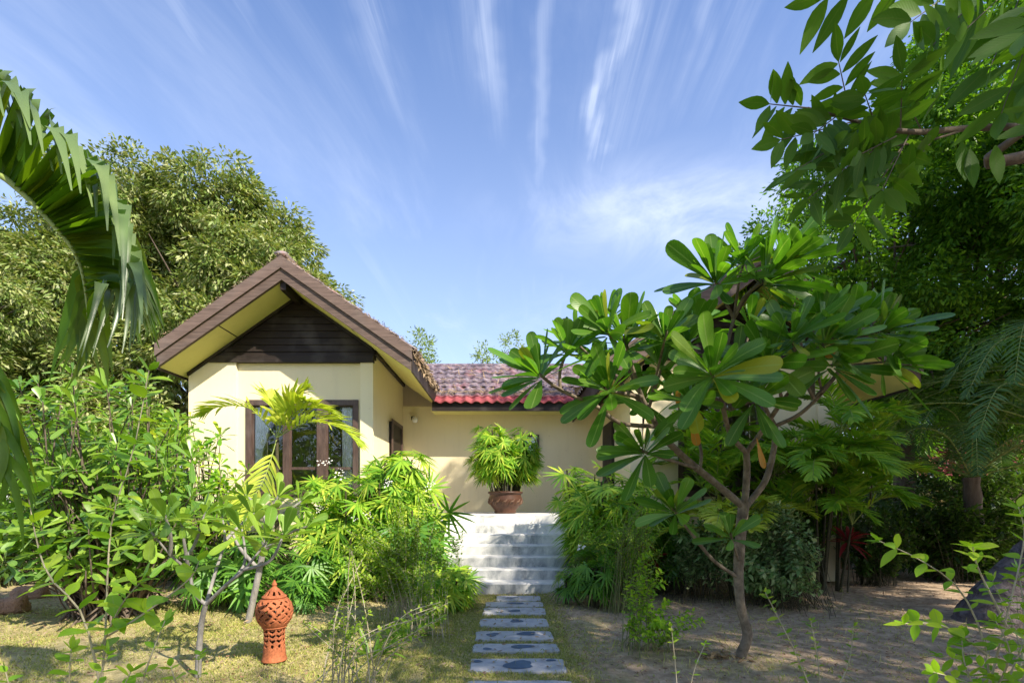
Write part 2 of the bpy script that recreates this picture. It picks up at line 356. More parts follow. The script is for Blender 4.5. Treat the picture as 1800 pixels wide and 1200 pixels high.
def glassmat():
    m, t = newmat('window_glass'); N = NT(t); o = N.n('ShaderNodeOutputMaterial')
    g = N.n('ShaderNodeBsdfGlossy', {'Color': (.95, .97, 1, 1), 'Roughness': .01}); tr = N.n('ShaderNodeBsdfTransparent', {'Color': (.95, .97, .97, 1)})
    fr = N.n('ShaderNodeFresnel', {'IOR': 1.5}).outputs[0]
    t.links.new(N.n('ShaderNodeMixShader', {0: N.m('ADD', fr, .05, None, True), 1: tr.outputs[0], 2: g.outputs[0]}).outputs[0], o.inputs[0]); return m
M['glass'] = glassmat()

# ---- foliage primitives
PROF = {
 'obov': ([0, .14, .3, .46, .62, .76, .87, .945, .985, 1.0], [.10, .26, .46, .70, .90, 1.0, .96, .76, .44, .10]),
 'ellip': [.10, .62, .95, 1.0, .82, .48, .04],
 'ell5': [.10, .85, 1.0, .70, .05],
 'rhomb': [.12, 1.0, .08],
 'lin': [.55, 1.0, .95, .7, .12],
 'lin4': [.5, 1.0, .8, .1],
}
class Leaves:
    def __init__(s): s.a = []
    def add(s, pos, dr, nrm, L, W, droop=0.):
        pos = np.atleast_2d(np.asarray(pos, float)); n = len(pos)
        f = lambda x: np.broadcast_to(np.asarray(x, float), (n,)).copy()
        g = lambda x: np.broadcast_to(np.atleast_2d(np.asarray(x, float)), (n, 3)).copy()
        s.a.append((pos, unit(g(dr)), g(nrm), f(L), f(W), f(droop)))
    def into(s, mb, prof='ellip', fold=.12):
        if not s.a: return mb
        pos, dr, nr, L, W, dp = [np.concatenate(x) for x in zip(*s.a)]
        pf = PROF[prof]
        t, pf = (np.array(pf[0]), np.array(pf[1])) if isinstance(pf, tuple) else (np.linspace(0, 1, len(pf)), np.array(pf)); m = len(pf)
        path = pos[:, None]+dr[:, None]*(L[:, None]*t)[..., None]
        path[..., 2] -= (dp*L)[:, None]*t**2
        side = np.cross(dr, nr); bad = np.linalg.norm(side, axis=1) < .05
        side[bad] = np.cross(dr[bad], np.array([.3, .9, .2])); side = unit(side)
        mb.strips(path, np.repeat(side[:, None], m, 1), W[:, None]*pf[None], fold)
        return mb
def rdir(n): return unit(rng.normal(size=(n, 3)))
def jit(v, a): v = np.asarray(v, float); return v+rng.normal(size=v.shape)*a
def perp(d):
    a = np.array([0, 0, 1.]) if abs(d[2]) < .9 else np.array([1., 0, 0])
    x = unit(np.cross(d, a)); return x, np.cross(d, x)
def bez(p0, p1, p2, n=6):
    t = np.linspace(0, 1, n)[:, None]; return (1-t)**2*p0+2*t*(1-t)*p1+t**2*p2
def smooth(pts, n=16):
    pts = np.asarray(pts, float); m = len(pts)
    if m < 3: return np.linspace(pts[0], pts[-1], n)
    T = np.linspace(0, m-1, n); o = []
    for t in T:
        i = min(int(t), m-2); f = t-i
        a = pts[max(i-1, 0)]; b = pts[i]; c = pts[i+1]; d = pts[min(i+2, m-1)]
        o.append(.5*(2*b+(c-a)*f+(2*a-5*b+4*c-d)*f*f+(3*b-a-3*c+d)*f**3))
    return np.array(o)
def rosette(lv, c, axis, n, L, W, lo=15, hi=85, droop=.15):
    axis = unit(axis); x, y = perp(axis)
    for i in range(n):
        th = i*2.399+rng.uniform(-.25, .25); f = i/(n-1)
        el = R(hi+(lo-hi)*f+rng.uniform(-10, 10))          # angle from the plane
        rad = math.cos(th)*x+math.sin(th)*y
        d = rad*math.cos(el)+axis*math.sin(el)
        nr = axis*math.cos(el)-rad*math.sin(el)
        l = L*rng.uniform(.62, 1.14)*(.7 if i < 3 else 1)
        lv.add(c-axis*f*.06+rad*.015, jit(d, .09), jit(nr, .28), l, W*rng.uniform(.85, 1.1)*l/L, droop*rng.uniform(.2, 1.6))
def fan(lv, c, d, nrm, n, L, W, spread=200, droop=.15):
    d = unit(d); nrm = unit(nrm-d*np.dot(nrm, d)); s = np.cross(d, nrm)
    a = np.radians(np.linspace(-spread/2, spread/2, n)+rng.normal(0, 3, n))
    dirs = np.cos(a)[:, None]*d+np.sin(a)[:, None]*s
    LL = L*(1-.25*(np.abs(a)/np.pi*2)**2*.5)*rng.uniform(.85, 1.08, n)
    lv.add(np.repeat(c[None], n, 0), jit(dirs, .04), jit(np.repeat(nrm[None], n, 0), .12), LL, W, droop*rng.uniform(.5, 1.5, n))
def lady_palm(name, base, h, spread, nstem, label, mat='l_lady', L=.30, W=.030, nleaf=8, group='lady palms', hmin=.35, loc_empty=None, cat='lady palm'):
    base = np.array(base, float); t = empty(name, base, label, cat, group); st = MB(); lv = Leaves()
    for k in range(nstem):
        a = rng.uniform(0, 2*np.pi); r = spread*math.sqrt(rng.uniform(0, 1)); b = base+np.array([math.cos(a)*r*.55, math.sin(a)*r*.55, 0])
        hh = h*(hmin+(1-hmin)*rng.uniform(0, 1)**.8); top = base+np.array([math.cos(a)*r*1.05, math.sin(a)*r*1.05, hh*.84])
        pth = bez(b, (b+top)/2+np.array([0, 0, hh*.1]), top, 6); st.tube(pth, [.013]*6, 5)
        for j in range(nleaf):
            f = .35+.65*(j+rng.uniform(0, 1))/nleaf if hh > .5 else .2+.8*j/nleaf
            i = f*5; p = pth[int(min(i, 4))]*(1-(i-int(min(i, 4))))+pth[int(min(i, 4))+1]*(i-int(min(i, 4)))
            az = j*2.4+rng.uniform(-.4, .4); el = rng.uniform(.0, .7)+(.6 if f > .9 else 0)
            d = np.array([math.cos(az)*math.cos(el), math.sin(az)*math.cos(el), math.sin(el)])
            pl = rng.uniform(.12, .26)*L/.3; q = p+d*pl; st.tube([p, (p+q)/2+[0, 0, .015], q], [.004, .003, .003], 4)
            nn = unit(d*.8+np.array([0, -.15, .45])+rng.normal(size=3)*.25); d2 = unit(np.array([d[0], d[1], .25])-nn*np.dot(nn, np.array([d[0], d[1], .25]))+1e-4); fan(lv, q, d2, nn, rng.integers(11, 17), L*rng.uniform(.8, 1.15), W, rng.uniform(200, 290), rng.uniform(.04, .24))
    st.build('cane', M['cane'], t); lv.into(MB(), 'lin', .10).build('foliage', M[mat], t) if False else None
    mb = MB(); lv.into(mb, 'lin', .10); mb.build('foliage', M[mat], t); return t
def frond(lv, rach, pts, Lmax, W, n=26, vee=.35, alpha=55, start=.18, r0=.010, droop=.25, up=(0, 0, 1), spread_tip=True):
    c = smooth(pts, 18); rach.tube(c, np.linspace(r0, r0*.25, 18), 5)
    tan = unit(np.gradient(c, axis=0)); up = np.array(up, float)
    for i in range(n):
        t = start+(1-start)*(i/(n-1)); x = t*17; k = min(int(x), 16); f = x-k
        p = c[k]*(1-f)+c[k+1]*f; T = unit(tan[k]*(1-f)+tan[k+1]*f)
        s = unit(np.cross(T, up)+1e-6); U = np.cross(s, T)
        l = Lmax*(math.sin(math.pi*min(1, (.16+.84*(t-start)/(1-start))**.8))*.85+.22)
        al = R(alpha-22*t+rng.normal(0, 3))
        for sg in (-1, 1):
            d = T*math.cos(al)+s*sg*math.sin(al)+U*vee*rng.uniform(.6, 1.3)
            lv.add(p, d, U-s*sg*vee, l*rng.uniform(.88, 1.08), W*rng.uniform(.8, 1.15), droop*rng.uniform(.4, 1.6))
def areca(name, base, h, nst, label, mat, nf=6, FL=1.1, LL=.36, W=.035, group='areca palms', spread=.25, r0=.02, lean=None, droop=.3, fdir=None):
    base = np.array(base, float); t = empty(name, base, label, 'palm', group); st = MB(); rc = MB(); lv = Leaves()
    for k in range(nst):
        a = rng.uniform(0, 6.28); r = spread*(0 if nst == 1 else rng.uniform(.3, 1)); b = base+[math.cos(a)*r*.4, math.sin(a)*r*.4, 0]
        hh = h*(1 if k == 0 else rng.uniform(.5, .95)); top = base+np.array([math.cos(a)*r*1.6, math.sin(a)*r*1.6, hh])+(np.array(lean) if lean is not None else 0)
        pth = bez(b, (b+top)/2+[0, 0, .05], top, 7); st.tube(pth, np.linspace(r0*1.2, r0*.7, 7), 7)
        for j in range(nf):
            if fdir and k == 0:
                az, el, fl = fdir[j % len(fdir)]; az = R(az); el = R(el)
            else:
                az = j*2.4+rng.uniform(-.5, .5)+k; el = R(rng.uniform(20, 75)); fl = 1
            d = np.array([math.cos(az), math.sin(az), 0]); L_ = FL*fl*rng.uniform(.85, 1.1)
            p1 = top+d*L_*.45*math.cos(el)+np.array([0, 0, 1])*L_*.5*math.sin(el)
            p2 = top+d*L_*(.80*math.cos(el)+.12)+np.array([0, 0, 1])*L_*(.74*math.sin(el)-.16*math.cos(el)-.03)
            p3 = top+d*L_*(1.0*math.cos(el)+.18)+np.array([0, 0, 1])*L_*(.92*math.sin(el)-.45*math.cos(el)-.05)
            frond(lv, rc, [top, p1, p2, p3], LL, W, 24, .35, 52, .16, .009, droop)
    st.build('trunk', M['cane'], t); rc.build('rachis', M['rachis'], t)
    mb = MB(); lv.into(mb, 'lin', .12); mb.build('foliage', M[mat], t); return t
def sprig(lv, tb, pts, n, L, W, r=.004, el=.5, droop=.25, start=.25, pair=False, tipn=3):
    c = smooth(pts, 12); tb.tube(c, np.linspace(r, r*.35, 12), 5); tan = unit(np.gradient(c, axis=0))
    for i in range(n):
        t = start+(1-start)*(i+.5)/n; k = min(int(t*11), 10); f = t*11-k; p = c[k]*(1-f)+c[k+1]*f; T = tan[k]
        x, y = perp(T); th = i*(np.pi/2 if pair else 2.4)+rng.uniform(-.3, .3)
        for s_ in ((0, np.pi) if pair else (0,)):
            rad = math.cos(th+s_)*x+math.sin(th+s_)*y
            d = unit(rad+T*el+np.array([0, 0, .15])); nr = unit(np.cross(np.cross(d, [0, 0, 1.]), d)+T*.4+jit([0, 0, 0], .25))
            l = L*rng.uniform(.65, 1.1); lv.add(p, d, nr, l, W*l/L, droop*rng.uniform(.3, 1.6))
    for i in range(tipn):
        d = unit(tan[-1]+rng.normal(size=3)*.5); lv.add(c[-1], d, jit([0, 0, 1], .3), L*rng.uniform(.4, .8), W*.6, .1)
def in_ell(n, c, r, shell=0.):
    d = rdir(n); q = rng.uniform(shell**3, 1, n)**(1/3); return np.array(c)+d*q[:, None]*np.array(r)
def shrub(name, base, lobes, ntw, nl, L, W, label, mat, bark='gtwig', prof='ellip', r=.012, group=None, cat='shrub', pair=False, droop=.3, start=.35, shell=.35, r2=.004, lowbend=.5, fol='foliage', jb=.13):
    base = np.array(base, float); t = empty(name, base, label, cat, group); tb = MB(); lv = Leaves()
    wts = np.array([l[2] if len(l) > 2 else 1. for l in lobes]); wts = wts/wts.sum()
    for k in range(ntw):
        lb = lobes[rng.choice(len(lobes), p=wts)]; e = in_ell(1, lb[0], lb[1], shell)[0]; e[2] = max(e[2], .05)
        b = base+np.array([*(rng.normal(size=2)*jb), 0]); mid = b*(1-lowbend)+np.array(lb[0])*lowbend; mid = mid*.6+e*.4*1.0+b*0
        mid = np.array([b[0]*.45+e[0]*.55, b[1]*.45+e[1]*.55, b[2]*.35+e[2]*.65])+rng.normal(size=3)*.05
        mid[:2] = mid[:2]*.6+b[:2]*.4
        sprig(lv, tb, [b, mid, e], nl, L, W, r2, .5, droop, start, pair)
    tb.build('stem', M[bark], t); mb = MB(); lv.into(mb, prof, .12); mb.build(fol, M[mat], t); return t
def crown_leaves(lobes, ncl, nper, rc, L, W, droopdir=.5, shell=.72, flat=.7):
    lv = Leaves(); vols = np.array([l[1][0]*l[1][2] for l in lobes]); cnt = np.random.default_rng(3).multinomial(ncl, vols/vols.sum())
    for (c, r, *_), n in zip(lobes, cnt):
        if n == 0: continue
        c = np.array(c); cc = in_ell(n, c, r, shell); out = unit((cc-c)/np.array(r)**1.)
        k = rng.integers(int(nper*.5), int(nper*1.5), n); idx = np.repeat(np.arange(n), k); N_ = len(idx)
        rad = rdir(N_)*(rng.uniform(0, 1, N_)**.45)[:, None]*rc*rng.uniform(.6, 1.3, n)[idx][:, None]*np.array([1, 1, flat])
        pos = cc[idx]+rad+out[idx]*rc*.2
        d = unit(unit(rad)*.8+out[idx]*.6+rdir(N_)*.6+np.array([0, 0, -droopdir])); nr = unit(unit(rad)*.9+out[idx]*.4+rdir(N_)*.4+np.array([0, 0, .5]))
        lv.add(pos, d, nr, L*rng.uniform(.6, 1.2, N_), W*rng.uniform(.7, 1.2, N_), .1)
    return lv
def lumpy(lobes, n, f=(.28, .5)):
    o = []
    for c, r_, *_ in lobes:
        c = np.array(c, float); r_ = np.array(r_, float); k = in_ell(n, c, r_, .62)
        for q in k:
            g = rng.uniform(*f)*r_.mean(); o.append((q, (g, g, g*.8)))
    return o
def tree(name, base, fork, lobes, ncl, nper, rc, L, W, label, mat, r0=.25, bark='bark', group=None, droopdir=.5, nlimb=40, shell=.72, cat='tree', prof='rhomb', flat=.7, extra=None):
    base = np.array(base, float); fork = np.array(fork, float); t = empty(name, base, label, cat, group); tb = MB()
    tb.tube(smooth([base-[0, 0, .15], base*.6+fork*.4+rng.normal(size=3)*.1, fork], 10), np.linspace(r0*1.25, r0*.8, 10), 10)
    for c, r, *_ in lobes:
        c = np.array(c); p = bez(fork, (fork+c)/2+[0, 0, .3], c, 7); tb.tube(p, np.linspace(r0*.5, r0*.2, 7), 7)
        for j in range(max(3, nlimb//len(lobes))):
            e = in_ell(1, c, np.array(r)*.95, .7)[0]; s = p[rng.integers(2, 7)]
            tb.tube(bez(s, (s+e)/2+rng.normal(size=3)*.2, e, 6), np.linspace(r0*.2, r0*.04, 6), 5)
    tb.build('trunk', M[bark], t)
    mb = MB(); crown_leaves(lumpy(lobes, extra) if extra else lobes, ncl, nper, rc, L, W, droopdir, shell, flat).into(mb, prof, .15); mb.build('crown', M[mat], t); return t

# ================================================================ ground
def ground():
    m, t = newmat('ground_soil'); N = NT(t); o = N.n('ShaderNodeOutputMaterial'); oc = N.n('ShaderNodeTexCoord').outputs['Object']
    x = N.n('ShaderNodeSeparateXYZ', {0: oc})
    n1 = N.noise(oc, .7, 5, .6, .3); n2 = N.noise(oc, 9, 7, .7); n3 = N.noise(oc, 60, 5, .7); n4 = N.noise(oc, 2.4, 6, .65)
    sand = N.ramp(n2, [(.28, (.21, .145, .09)), (.5, (.42, .31, .21)), (.75, (.64, .50, .355))])
    grass = N.ramp(n2, [(.3, (.25, .21, .085)), (.55, (.45, .38, .19)), (.8, (.66, .55, .35))])
    left = N.mr(x.outputs[0], 1.6, -.6, -.10, .16)
    near = N.mr(x.outputs[1], 7.6, 6.0, -.12, .04)
    g = N.m('ADD', N.m('ADD', N.m('ADD', N.m('MULTIPLY', n4, .5), N.m('MULTIPLY', n1, .5)), left), near)
    col = N.mix(N.mr(g, .46, .60), sand, grass)
    col = N.mix(N.mr(n3, .55, .75, 0, .45), col, (.12, .09, .06))
    pr = N.n('ShaderNodeBsdfPrincipled', {'Base Color': col, 'Roughness': .95, 'Specular IOR Level': .1})
    t.links.new(N.bump(N.m('ADD', n3, N.m('MULTIPLY', n2, 1.2)), .7, .02), pr.inputs['Normal']); t.links.new(pr.outputs[0], o.inputs[0])
    # one sheet: fine near, coarse out to the horizon
    xs = np.concatenate([[-600, -150, -60, -30], np.arange(-16, 16.01, .16), [30, 60, 150, 600]])
    ys = np.concatenate([[-200, -60, -20, -8], np.arange(0, 16.01, .16), [30, 60, 150, 700]])
    X, Y = np.meshgrid(xs, ys, indexing='ij')
    Z = .018*np.sin(X*2.1+Y*.7)+.015*np.sin(Y*3.3-X*1.1)+.012*np.sin(X*7+Y*5)
    Z = np.where((np.abs(X) > 16) | (Y > 16) | (Y < 0), 0, Z); Z = np.where((np.abs(X+.05) < .7) & (Y < 9), Z*.3-.004, Z)
    a, b = X.shape; idx = np.arange(a*b).reshape(a, b)
    q = np.stack([idx[:-1, :-1], idx[1:, :-1], idx[1:, 1:], idx[:-1, 1:]], -1).reshape(-1, 4)
    mb = MB(); mb.add(np.stack([X, Y, Z], -1), q); tag(mb.build('ground', m), kind='structure')
ground()
def blades(name, n, region, label, mat, h=(.02, .055), w=.007, dens=None, kind='stuff', cat='grass'):
    x = rng.uniform(region[0], region[1], n); y = rng.uniform(region[2], region[3], n)
    if dens is not None:
        k = rng.uniform(0, 1, n) < dens(x, y); x, y = x[k], y[k]
    n = len(x); z = .018*np.sin(x*2.1+y*.7)+.015*np.sin(y*3.3-x*1.1)+.012*np.sin(x*7+y*5)
    z = np.where((np.abs(x+.05) < .7), z*.3-.004, z)
    pos = np.stack([x, y, z-.002], 1); d = unit(np.stack([rng.normal(0, .6, n), rng.normal(0, .6, n), np.ones(n)], 1))
    lv = Leaves(); lv.add(pos, d, rdir(n), rng.uniform(h[0], h[1], n), w, rng.uniform(0, .5, n))
    mb = MB(); lv.into(mb, 'rhomb', 0.); return tag(mb.build(name, M[mat]), label, cat, kind=kind)
def gd(x, y):
    n = .5+.25*np.sin(x*1.7+y*2.3)+.25*np.sin(x*4.1-y*1.9+1)+.15*np.sin(x*9+y*11)
    lf = np.clip((1.2-x)/1.6, .10, 1); nr = np.clip((8.0-y)/2.2, .12, 1)
    edge = np.exp(-((np.abs(x+.05)-.55)/.22)**2)*.9
    return np.clip(n*lf*nr+edge, 0, 1)
# leaf litter
n = 5200; lv = Leaves(); x = rng.uniform(-8, 9, n); y = 4+rng.uniform(0, 1, n)**.8*6; lv.add(np.stack([x, y, np.full(n, .03)], 1), rdir(n)*[1, 1, .15], jit(np.tile([0, 0, 1.], (n, 1)), .25), rng.uniform(.02, .07, n), .02, 0)
mb = MB(); lv.into(mb, 'ell5', .1); tag(mb.build('leaf_litter', M['l_litter']), 'scattered dry brown leaves on the sandy ground under the trees', 'leaf litter', kind='stuff')

n = 3500; lv = Leaves(); x = rng.uniform(-7, 8, n); y = rng.uniform(3.8, 9, n); k = np.abs(x+.05) > .6; x, y = x[k], y[k]; n = len(x)
for q in range(3): lv.add(np.stack([x, y, np.full(n, .012)], 1), rdir(n)*[1, 1, .2], rdir(n), rng.uniform(.006, .022, n), rng.uniform(.006, .018, n), 0)
mb = MB(); lv.into(mb, 'rhomb', .4); tag(mb.build('grit', M['rock']), 'small pebbles and soil crumbs scattered over the sandy ground', 'gravel', kind='stuff')
# ================================================================ house
S = .70
def roofz(x, rx, rz): return rz-S*abs(x-rx)
house = empty('bungalow', (0, 11, 0), 'cream bungalow with two gabled wings, brown barge boards and red tiled roof', 'house')
def wing(rx, rz, hl, hr, yf, yw, yb, x0, x1, win, zt, piers, xi):
    """rx,rz ridge; hl,hr half spans; yf front of roof; yw wall plane; x0,x1 walls; win=(a,b,zb,zt)"""
    D = .37
    sof = lambda x: roofz(x, rx, rz)-D
    a, b, zb, ztw = win
    W = MB(); e = .02
    W.prism([(x0, 0), (a, 0), (a, min(zt, sof(a))), ((x0+(zt-sof(x0))/S) if sof(x0) < zt else x0, min(zt, sof(x0)+(zt-sof(x0) if sof(x0) < zt else 0))), (x0, min(zt, sof(x0)))] if sof(x0) < zt-.01 else [(x0, 0), (a, 0), (a, zt), (x0, zt)], yw, yw+.2)
    W.box(a, b, yw, yw+.2, 0, zb); W.box(a, b, yw, yw+.2, ztw, zt)
    if sof(x1) < zt-.01:
        W.prism([(b, 0), (x1, 0), (x1, sof(x1)), (x1-(zt-sof(x1))/S, zt), (b, zt)], yw, yw+.2)
    else: W.box(b, x1, yw, yw+.2, 0, zt)
    W.box(x0, x0+.2, yw+.2, yb, 0, sof(x0)); W.box(x1-.2, x1, yw+.2, yb, 0, sof(x1)-.0)
    W.build('wall', M['wall'], house, False)
    for (p0, p1) in piers:
        zz0 = min(zt-.004, sof(p0)-.002); zz1 = min(zt-.004, sof(p1)-.002)
        pm = MB()
        if zz0 < zt-.05 and p0 < rx: pm.prism([(p0-.003, 0), (p1, 0), (p1, zz1), (p0+(zt-sof(p0))/S, zz1), (p0-.003, zz0)], yw-.07, yw-.001)
        else: pm.box(p0, p1+.003, yw-.07, yw-.001, 0, min(zz0, zz1))
        pm.build('pier', M['wall2'], house, False)
    # dark weatherboard gable
    G = MB(); nb = 9; hgt = rz-D-zt; bh = hgt/nb
    for i in range(nb):
        z0 = zt+i*bh; z1 = z0+bh*1.04; xl0 = rx-(rz-D-z0)/S; xr0 = rx+(rz-D-z0)/S; xl1 = rx-max(0.01, rz-D-z1)/S; xr1 = rx+max(.01, rz-D-z1)/S
        xl0 = max(xl0, x0-.02); xr0 = min(xr0, x1+.02); xl1 = max(xl1, x0-.02); xr1 = min(xr1, x1+.02)
        v = [(xl0, yw-.085, z0), (xr0, yw-.085, z0), (xr1, yw-.06, z1), (xl1, yw-.06, z1), (xl0, yw+.1, z0), (xr0, yw+.1, z0), (xr1, yw+.1, z1), (xl1, yw+.1, z1)]
        G.add(v, [(0, 1, 2, 3), (0, 4, 5, 1), (3, 2, 6, 7), (4, 7, 6, 5)])
    gb = G.build('gable_boards', M['darkwood'], house, False)
    B = MB(); B.box(max(x0, rx-(rz-D-zt)/S)-.02, min(x1, rx+(rz-D-zt)/S)+.02, yw-.11, yw-.01, zt-.075, zt+.045); B.build('gable_sill', M['darkwood'], house, False)
    for sg, hh in ((-1, hl), (1, hr)):
        nx = x0 if sg < 0 else x1
        xe = rx+sg*hh
        # soffit board
        s_ = MB(); q = [(rx+sg*.0, rz-D), (xe, rz-D-S*hh), (xe, rz-D-S*hh+.02), (rx, rz-D+.02)]
        if sg < 0: q = q[::-1]
        s_.prism(q[::-1], yf+.06, yb); s_.build('soffit', M['soffit'], house, False)
        sm = MB(); xm = rx+sg*hh*.52; zq = rz-D-S*hh*.52
        sm.add([(xm-.008, yf+.07, zq-.004+.008*S*sg), (xm+.008, yf+.07, zq-.004-.008*S*sg), (xm+.008, yw, zq-.004-.008*S*sg), (xm-.008, yw, zq-.004+.008*S*sg)], [(0, 1, 2, 3)])
        sm.build('soffit_joint', M['darkwood'], house, False)
        # trim where soffit meets wall
        def band(z_hi, z_lo, y0, y1, xe_, nm, mt):
            f_ = MB(); q = [(rx, rz-z_hi), (xe_, rz-z_hi-S*abs(xe_-rx)), (xe_, rz-z_lo-S*abs(xe_-rx)), (rx, rz-z_lo)]
            if sg > 0: q = q[::-1]
            f_.prism(q, y0, y1); return f_.build(nm, M[mt], house, False)
        band(-.02, .19, yf-.035, yf+.03, xe+sg*.02, 'barge_board', 'fascia')
        band(.17, D+.012, yf, yf+.06, xe, 'barge_board', 'fascia2')
        band(D-.01, D+.055, yw-.13, yw-.0, nx, 'wall_trim', 'darkwood')
        # eave fascia running back
        ef = MB(); ef.box(min(xe, xe+sg*.03), max(xe, xe+sg*.03), yf+.03, yb, rz-D-S*hh-.04, rz-S*hh-.05); ef.build('eave_board', M['darkwood'], house, False)
        wt = MB(); xw = nx+(0 if sg > 0 else -.05); wt.box(xw, xw+.05, yw+.0, yb, sof(nx+sg*.05)-.07, sof(nx+sg*.05)-.0+.02); wt.build('wall_trim', M['darkwood'], house, False)
        tiles((rx, yf-.02, rz), (rx, yb+1.5, rz), (sg*1, 0, -S), hh+.05, 'oldtile')
    rb = MB(); rb.box(rx-.05, rx+.05, yf+.061, yw, rz-D-.16, rz-D-.02); rb.build('ridge_beam', M['darkwood'], house, False)
    rc = MB(); th = np.linspace(-1.2, 1.2, 7); rc_p = [(rx+math.sin(a_)*.13, rz+.02+math.cos(a_)*.07) for a_ in th][::-1]
    rc.prism(rc_p, yf-.04, yb+1.5); rc.build('ridge_cap', M['oldtile'], house)
    # interior
    I = MB(); zi = 4.0
    I.add([(x0+.21, yb-.1, 1.2), (x1-.21, yb-.1, 1.2), (x1-.21, yb-.1, zi), (x0+.21, yb-.1, zi)], [(0, 1, 2, 3)])
    I.add([(x0+.21, yw+.21, 1.19), (x1-.21, yw+.21, 1.19), (x1-.21, yb-.1, 1.19), (x0+.21, yb-.1, 1.19)], [(0, 1, 2, 3)])
    I.add([(x0+.21, yw+.21, 3.75), (x1-.21, yw+.21, 3.75), (x1-.21, yb-.1, 3.75), (x0+.21, yb-.1, 3.75)], [(3, 2, 1, 0)])
    I.build('room_lining', M['interior'], house, False)
def tiles(r0, r1, down, run, mat, period=.23, course=.34, amp=.026, parent=None, jag=.0, trimends=None):
    """corrugated tiles; r0->r1 ridge, down = direction per unit horizontal run"""
    r0 = np.array(r0, float); r1 = np.array(r1, float); ax = r1-r0; Lr = np.linalg.norm(ax); ax /= Lr; dn = np.array(down, float)
    nw = int(Lr/period*8); nc = max(2, round(run/course)); nrm = unit(np.cross(ax, dn)); nrm = nrm if nrm[2] > 0 else -nrm
    u_ = np.linspace(0, Lr, nw+1); mb = MB()
    hw = amp*np.sin(u_*2*np.pi/period)
    for c in range(nc):
        t0 = run*c/nc; t1 = run*(c+1)/nc+.03
        ja = rng.normal(0, .004, len(u_))
        rows = []
        for t_, lift in ((t0, 0.), (t1, .028)):
            rows.append(r0+ax*u_[:, None]+dn*t_+nrm*(hw+lift+ja)[:, None])
        rows.append(r0+ax*u_[:, None]+dn*t1+nrm*(hw+.008+ja)[:, None])
        v = np.stack(rows, 1); k = np.arange(len(u_)*3).reshape(-1, 3)
        q = np.concatenate([np.stack([k[:-1, j], k[:-1, j+1], k[1:, j+1], k[1:, j]], -1) for j in (0, 1)])
        mb.add(v, q)
    return mb.build('roof', M[mat], parent or house, True)
def window(a, b, zb, zt, y, mull, rails=(), side=None):
    fr = MB(); w_ = .10
    fr.box(a, a+w_, y-.03, y+.12, zb, zt); fr.box(b-w_, b, y-.03, y+.12, zb, zt)
    fr.box(a+w_, b-w_, y-.027, y+.12, zt-w_, zt); fr.box(a+w_, b-w_, y-.027, y+.12, zb, zb+.10)
    for m0, m1 in mull: fr.box(m0, m1, y-.02, y+.11, zb+.10, zt-w_)
    f = fr.build('window_frame', M['frame'], house, False)
    edges = [a+w_]+[q for m_ in mull for q in m_]+[b-w_]
    for i in range(0, len(edges), 2):
        e0, e1 = edges[i], edges[i+1]
        sash = MB(); s = .022; z0 = zb+.10; z1 = zt-w_
        sash.box(e0, e0+s, y+.02, y+.07, z0, z1); sash.box(e1-s, e1, y+.02, y+.07, z0, z1); sash.box(e0+s, e1-s, y+.022, y+.068, z1-s, z1); sash.box(e0+s, e1-s, y+.022, y+.068, z0, z0+s)
        for r_ in rails: sash.box(e0+s, e1-s, y+.022, y+.068, r_, r_+.05)
        sash.build('sash', M['frame'], f, False)
        g = MB(); g.add([(e0+s, y+.045, z0+s), (e1-s, y+.045, z0+s), (e1-s, y+.045, z1-s), (e0+s, y+.045, z1-s)], [(0, 1, 2, 3)]); g.build('pane', M['glass'], f, False)
    return f
YW = 9.5
wing(-3.82, 5.59, 2.12, 2.20, 8.7, YW, 12.2, -5.85, -2.46, (-4.82, -2.74, 1.53, 3.32), 4.07, [(-5.85, -4.98), (-2.69, -2.46)], 0)
window(-4.82, -2.74, 1.53, 3.32, YW, [(-4.14, -4.02), (-3.51, -3.34)], (2.03,))
wing(4.25, 5.59, 2.65, 2.63, 8.5, 9.3, 12.2, 2.24, 5.95, (3.12, 4.70, 1.53, 3.32), 4.07, [(2.24, 2.45), (5.62, 5.95)], 0)
window(3.12, 4.70, 1.53, 3.32, 9.3, [(3.84, 3.98)])
# centre: wall, porch floor, roof
b_ = MB(); b_.box(-2.46, 2.24, 12.2, 12.4, 0, 3.70); b_.build('wall', M['wall'], house, False)
b_ = MB(); b_.box(-2.458, 2.238, 9.85, 12.2, .9, 1.19); b_.box(-2.4, -1.0, 9.88, 10.1, 0, .9); b_.box(1.0, 2.2, 9.88, 10.1, 0, .9); b_.build('porch_floor', M['conc'], house, False)
roofd = (0, -1, -S)
tiles((-2.2, 13.25, 4.95), (2.3, 13.25, 4.95), roofd, 1.15, 'tile', course=.23, amp=.014)
tiles((-1.64, 12.12, 4.95-1.13*S), (1.58, 12.12, 4.95-1.13*S), roofd, .73, 'tile', course=.24, amp=.026)
b_ = MB(); b_.box(-1.66, 1.62, 11.43, 11.48, 3.46, 3.66); b_.build('eave_board', M['darkwood'], house, False)
b_ = MB(); b_.add([(-1.7, 11.48, 3.47), (1.65, 11.48, 3.47), (1.65, 12.2, 3.5), (-1.7, 12.2, 3.5)], [(3, 2, 1, 0)]); b_.build('soffit', M['soffit'], house, False)
b_ = MB(); th = np.linspace(-1.3, 1.3, 7); b_.tube([(-2.6, 13.25, 4.94), (2.6, 13.25, 4.94)], .06, 8); b_.build('ridge_cap', M['tile'], house)
b_ = MB(); b_.prism([(-3.2, 3.5), (3.2, 3.5), (3.2, 4.85), (-3.2, 4.85)], 13.3, 13.35); b_.build('wall', M['wall'], house, False)
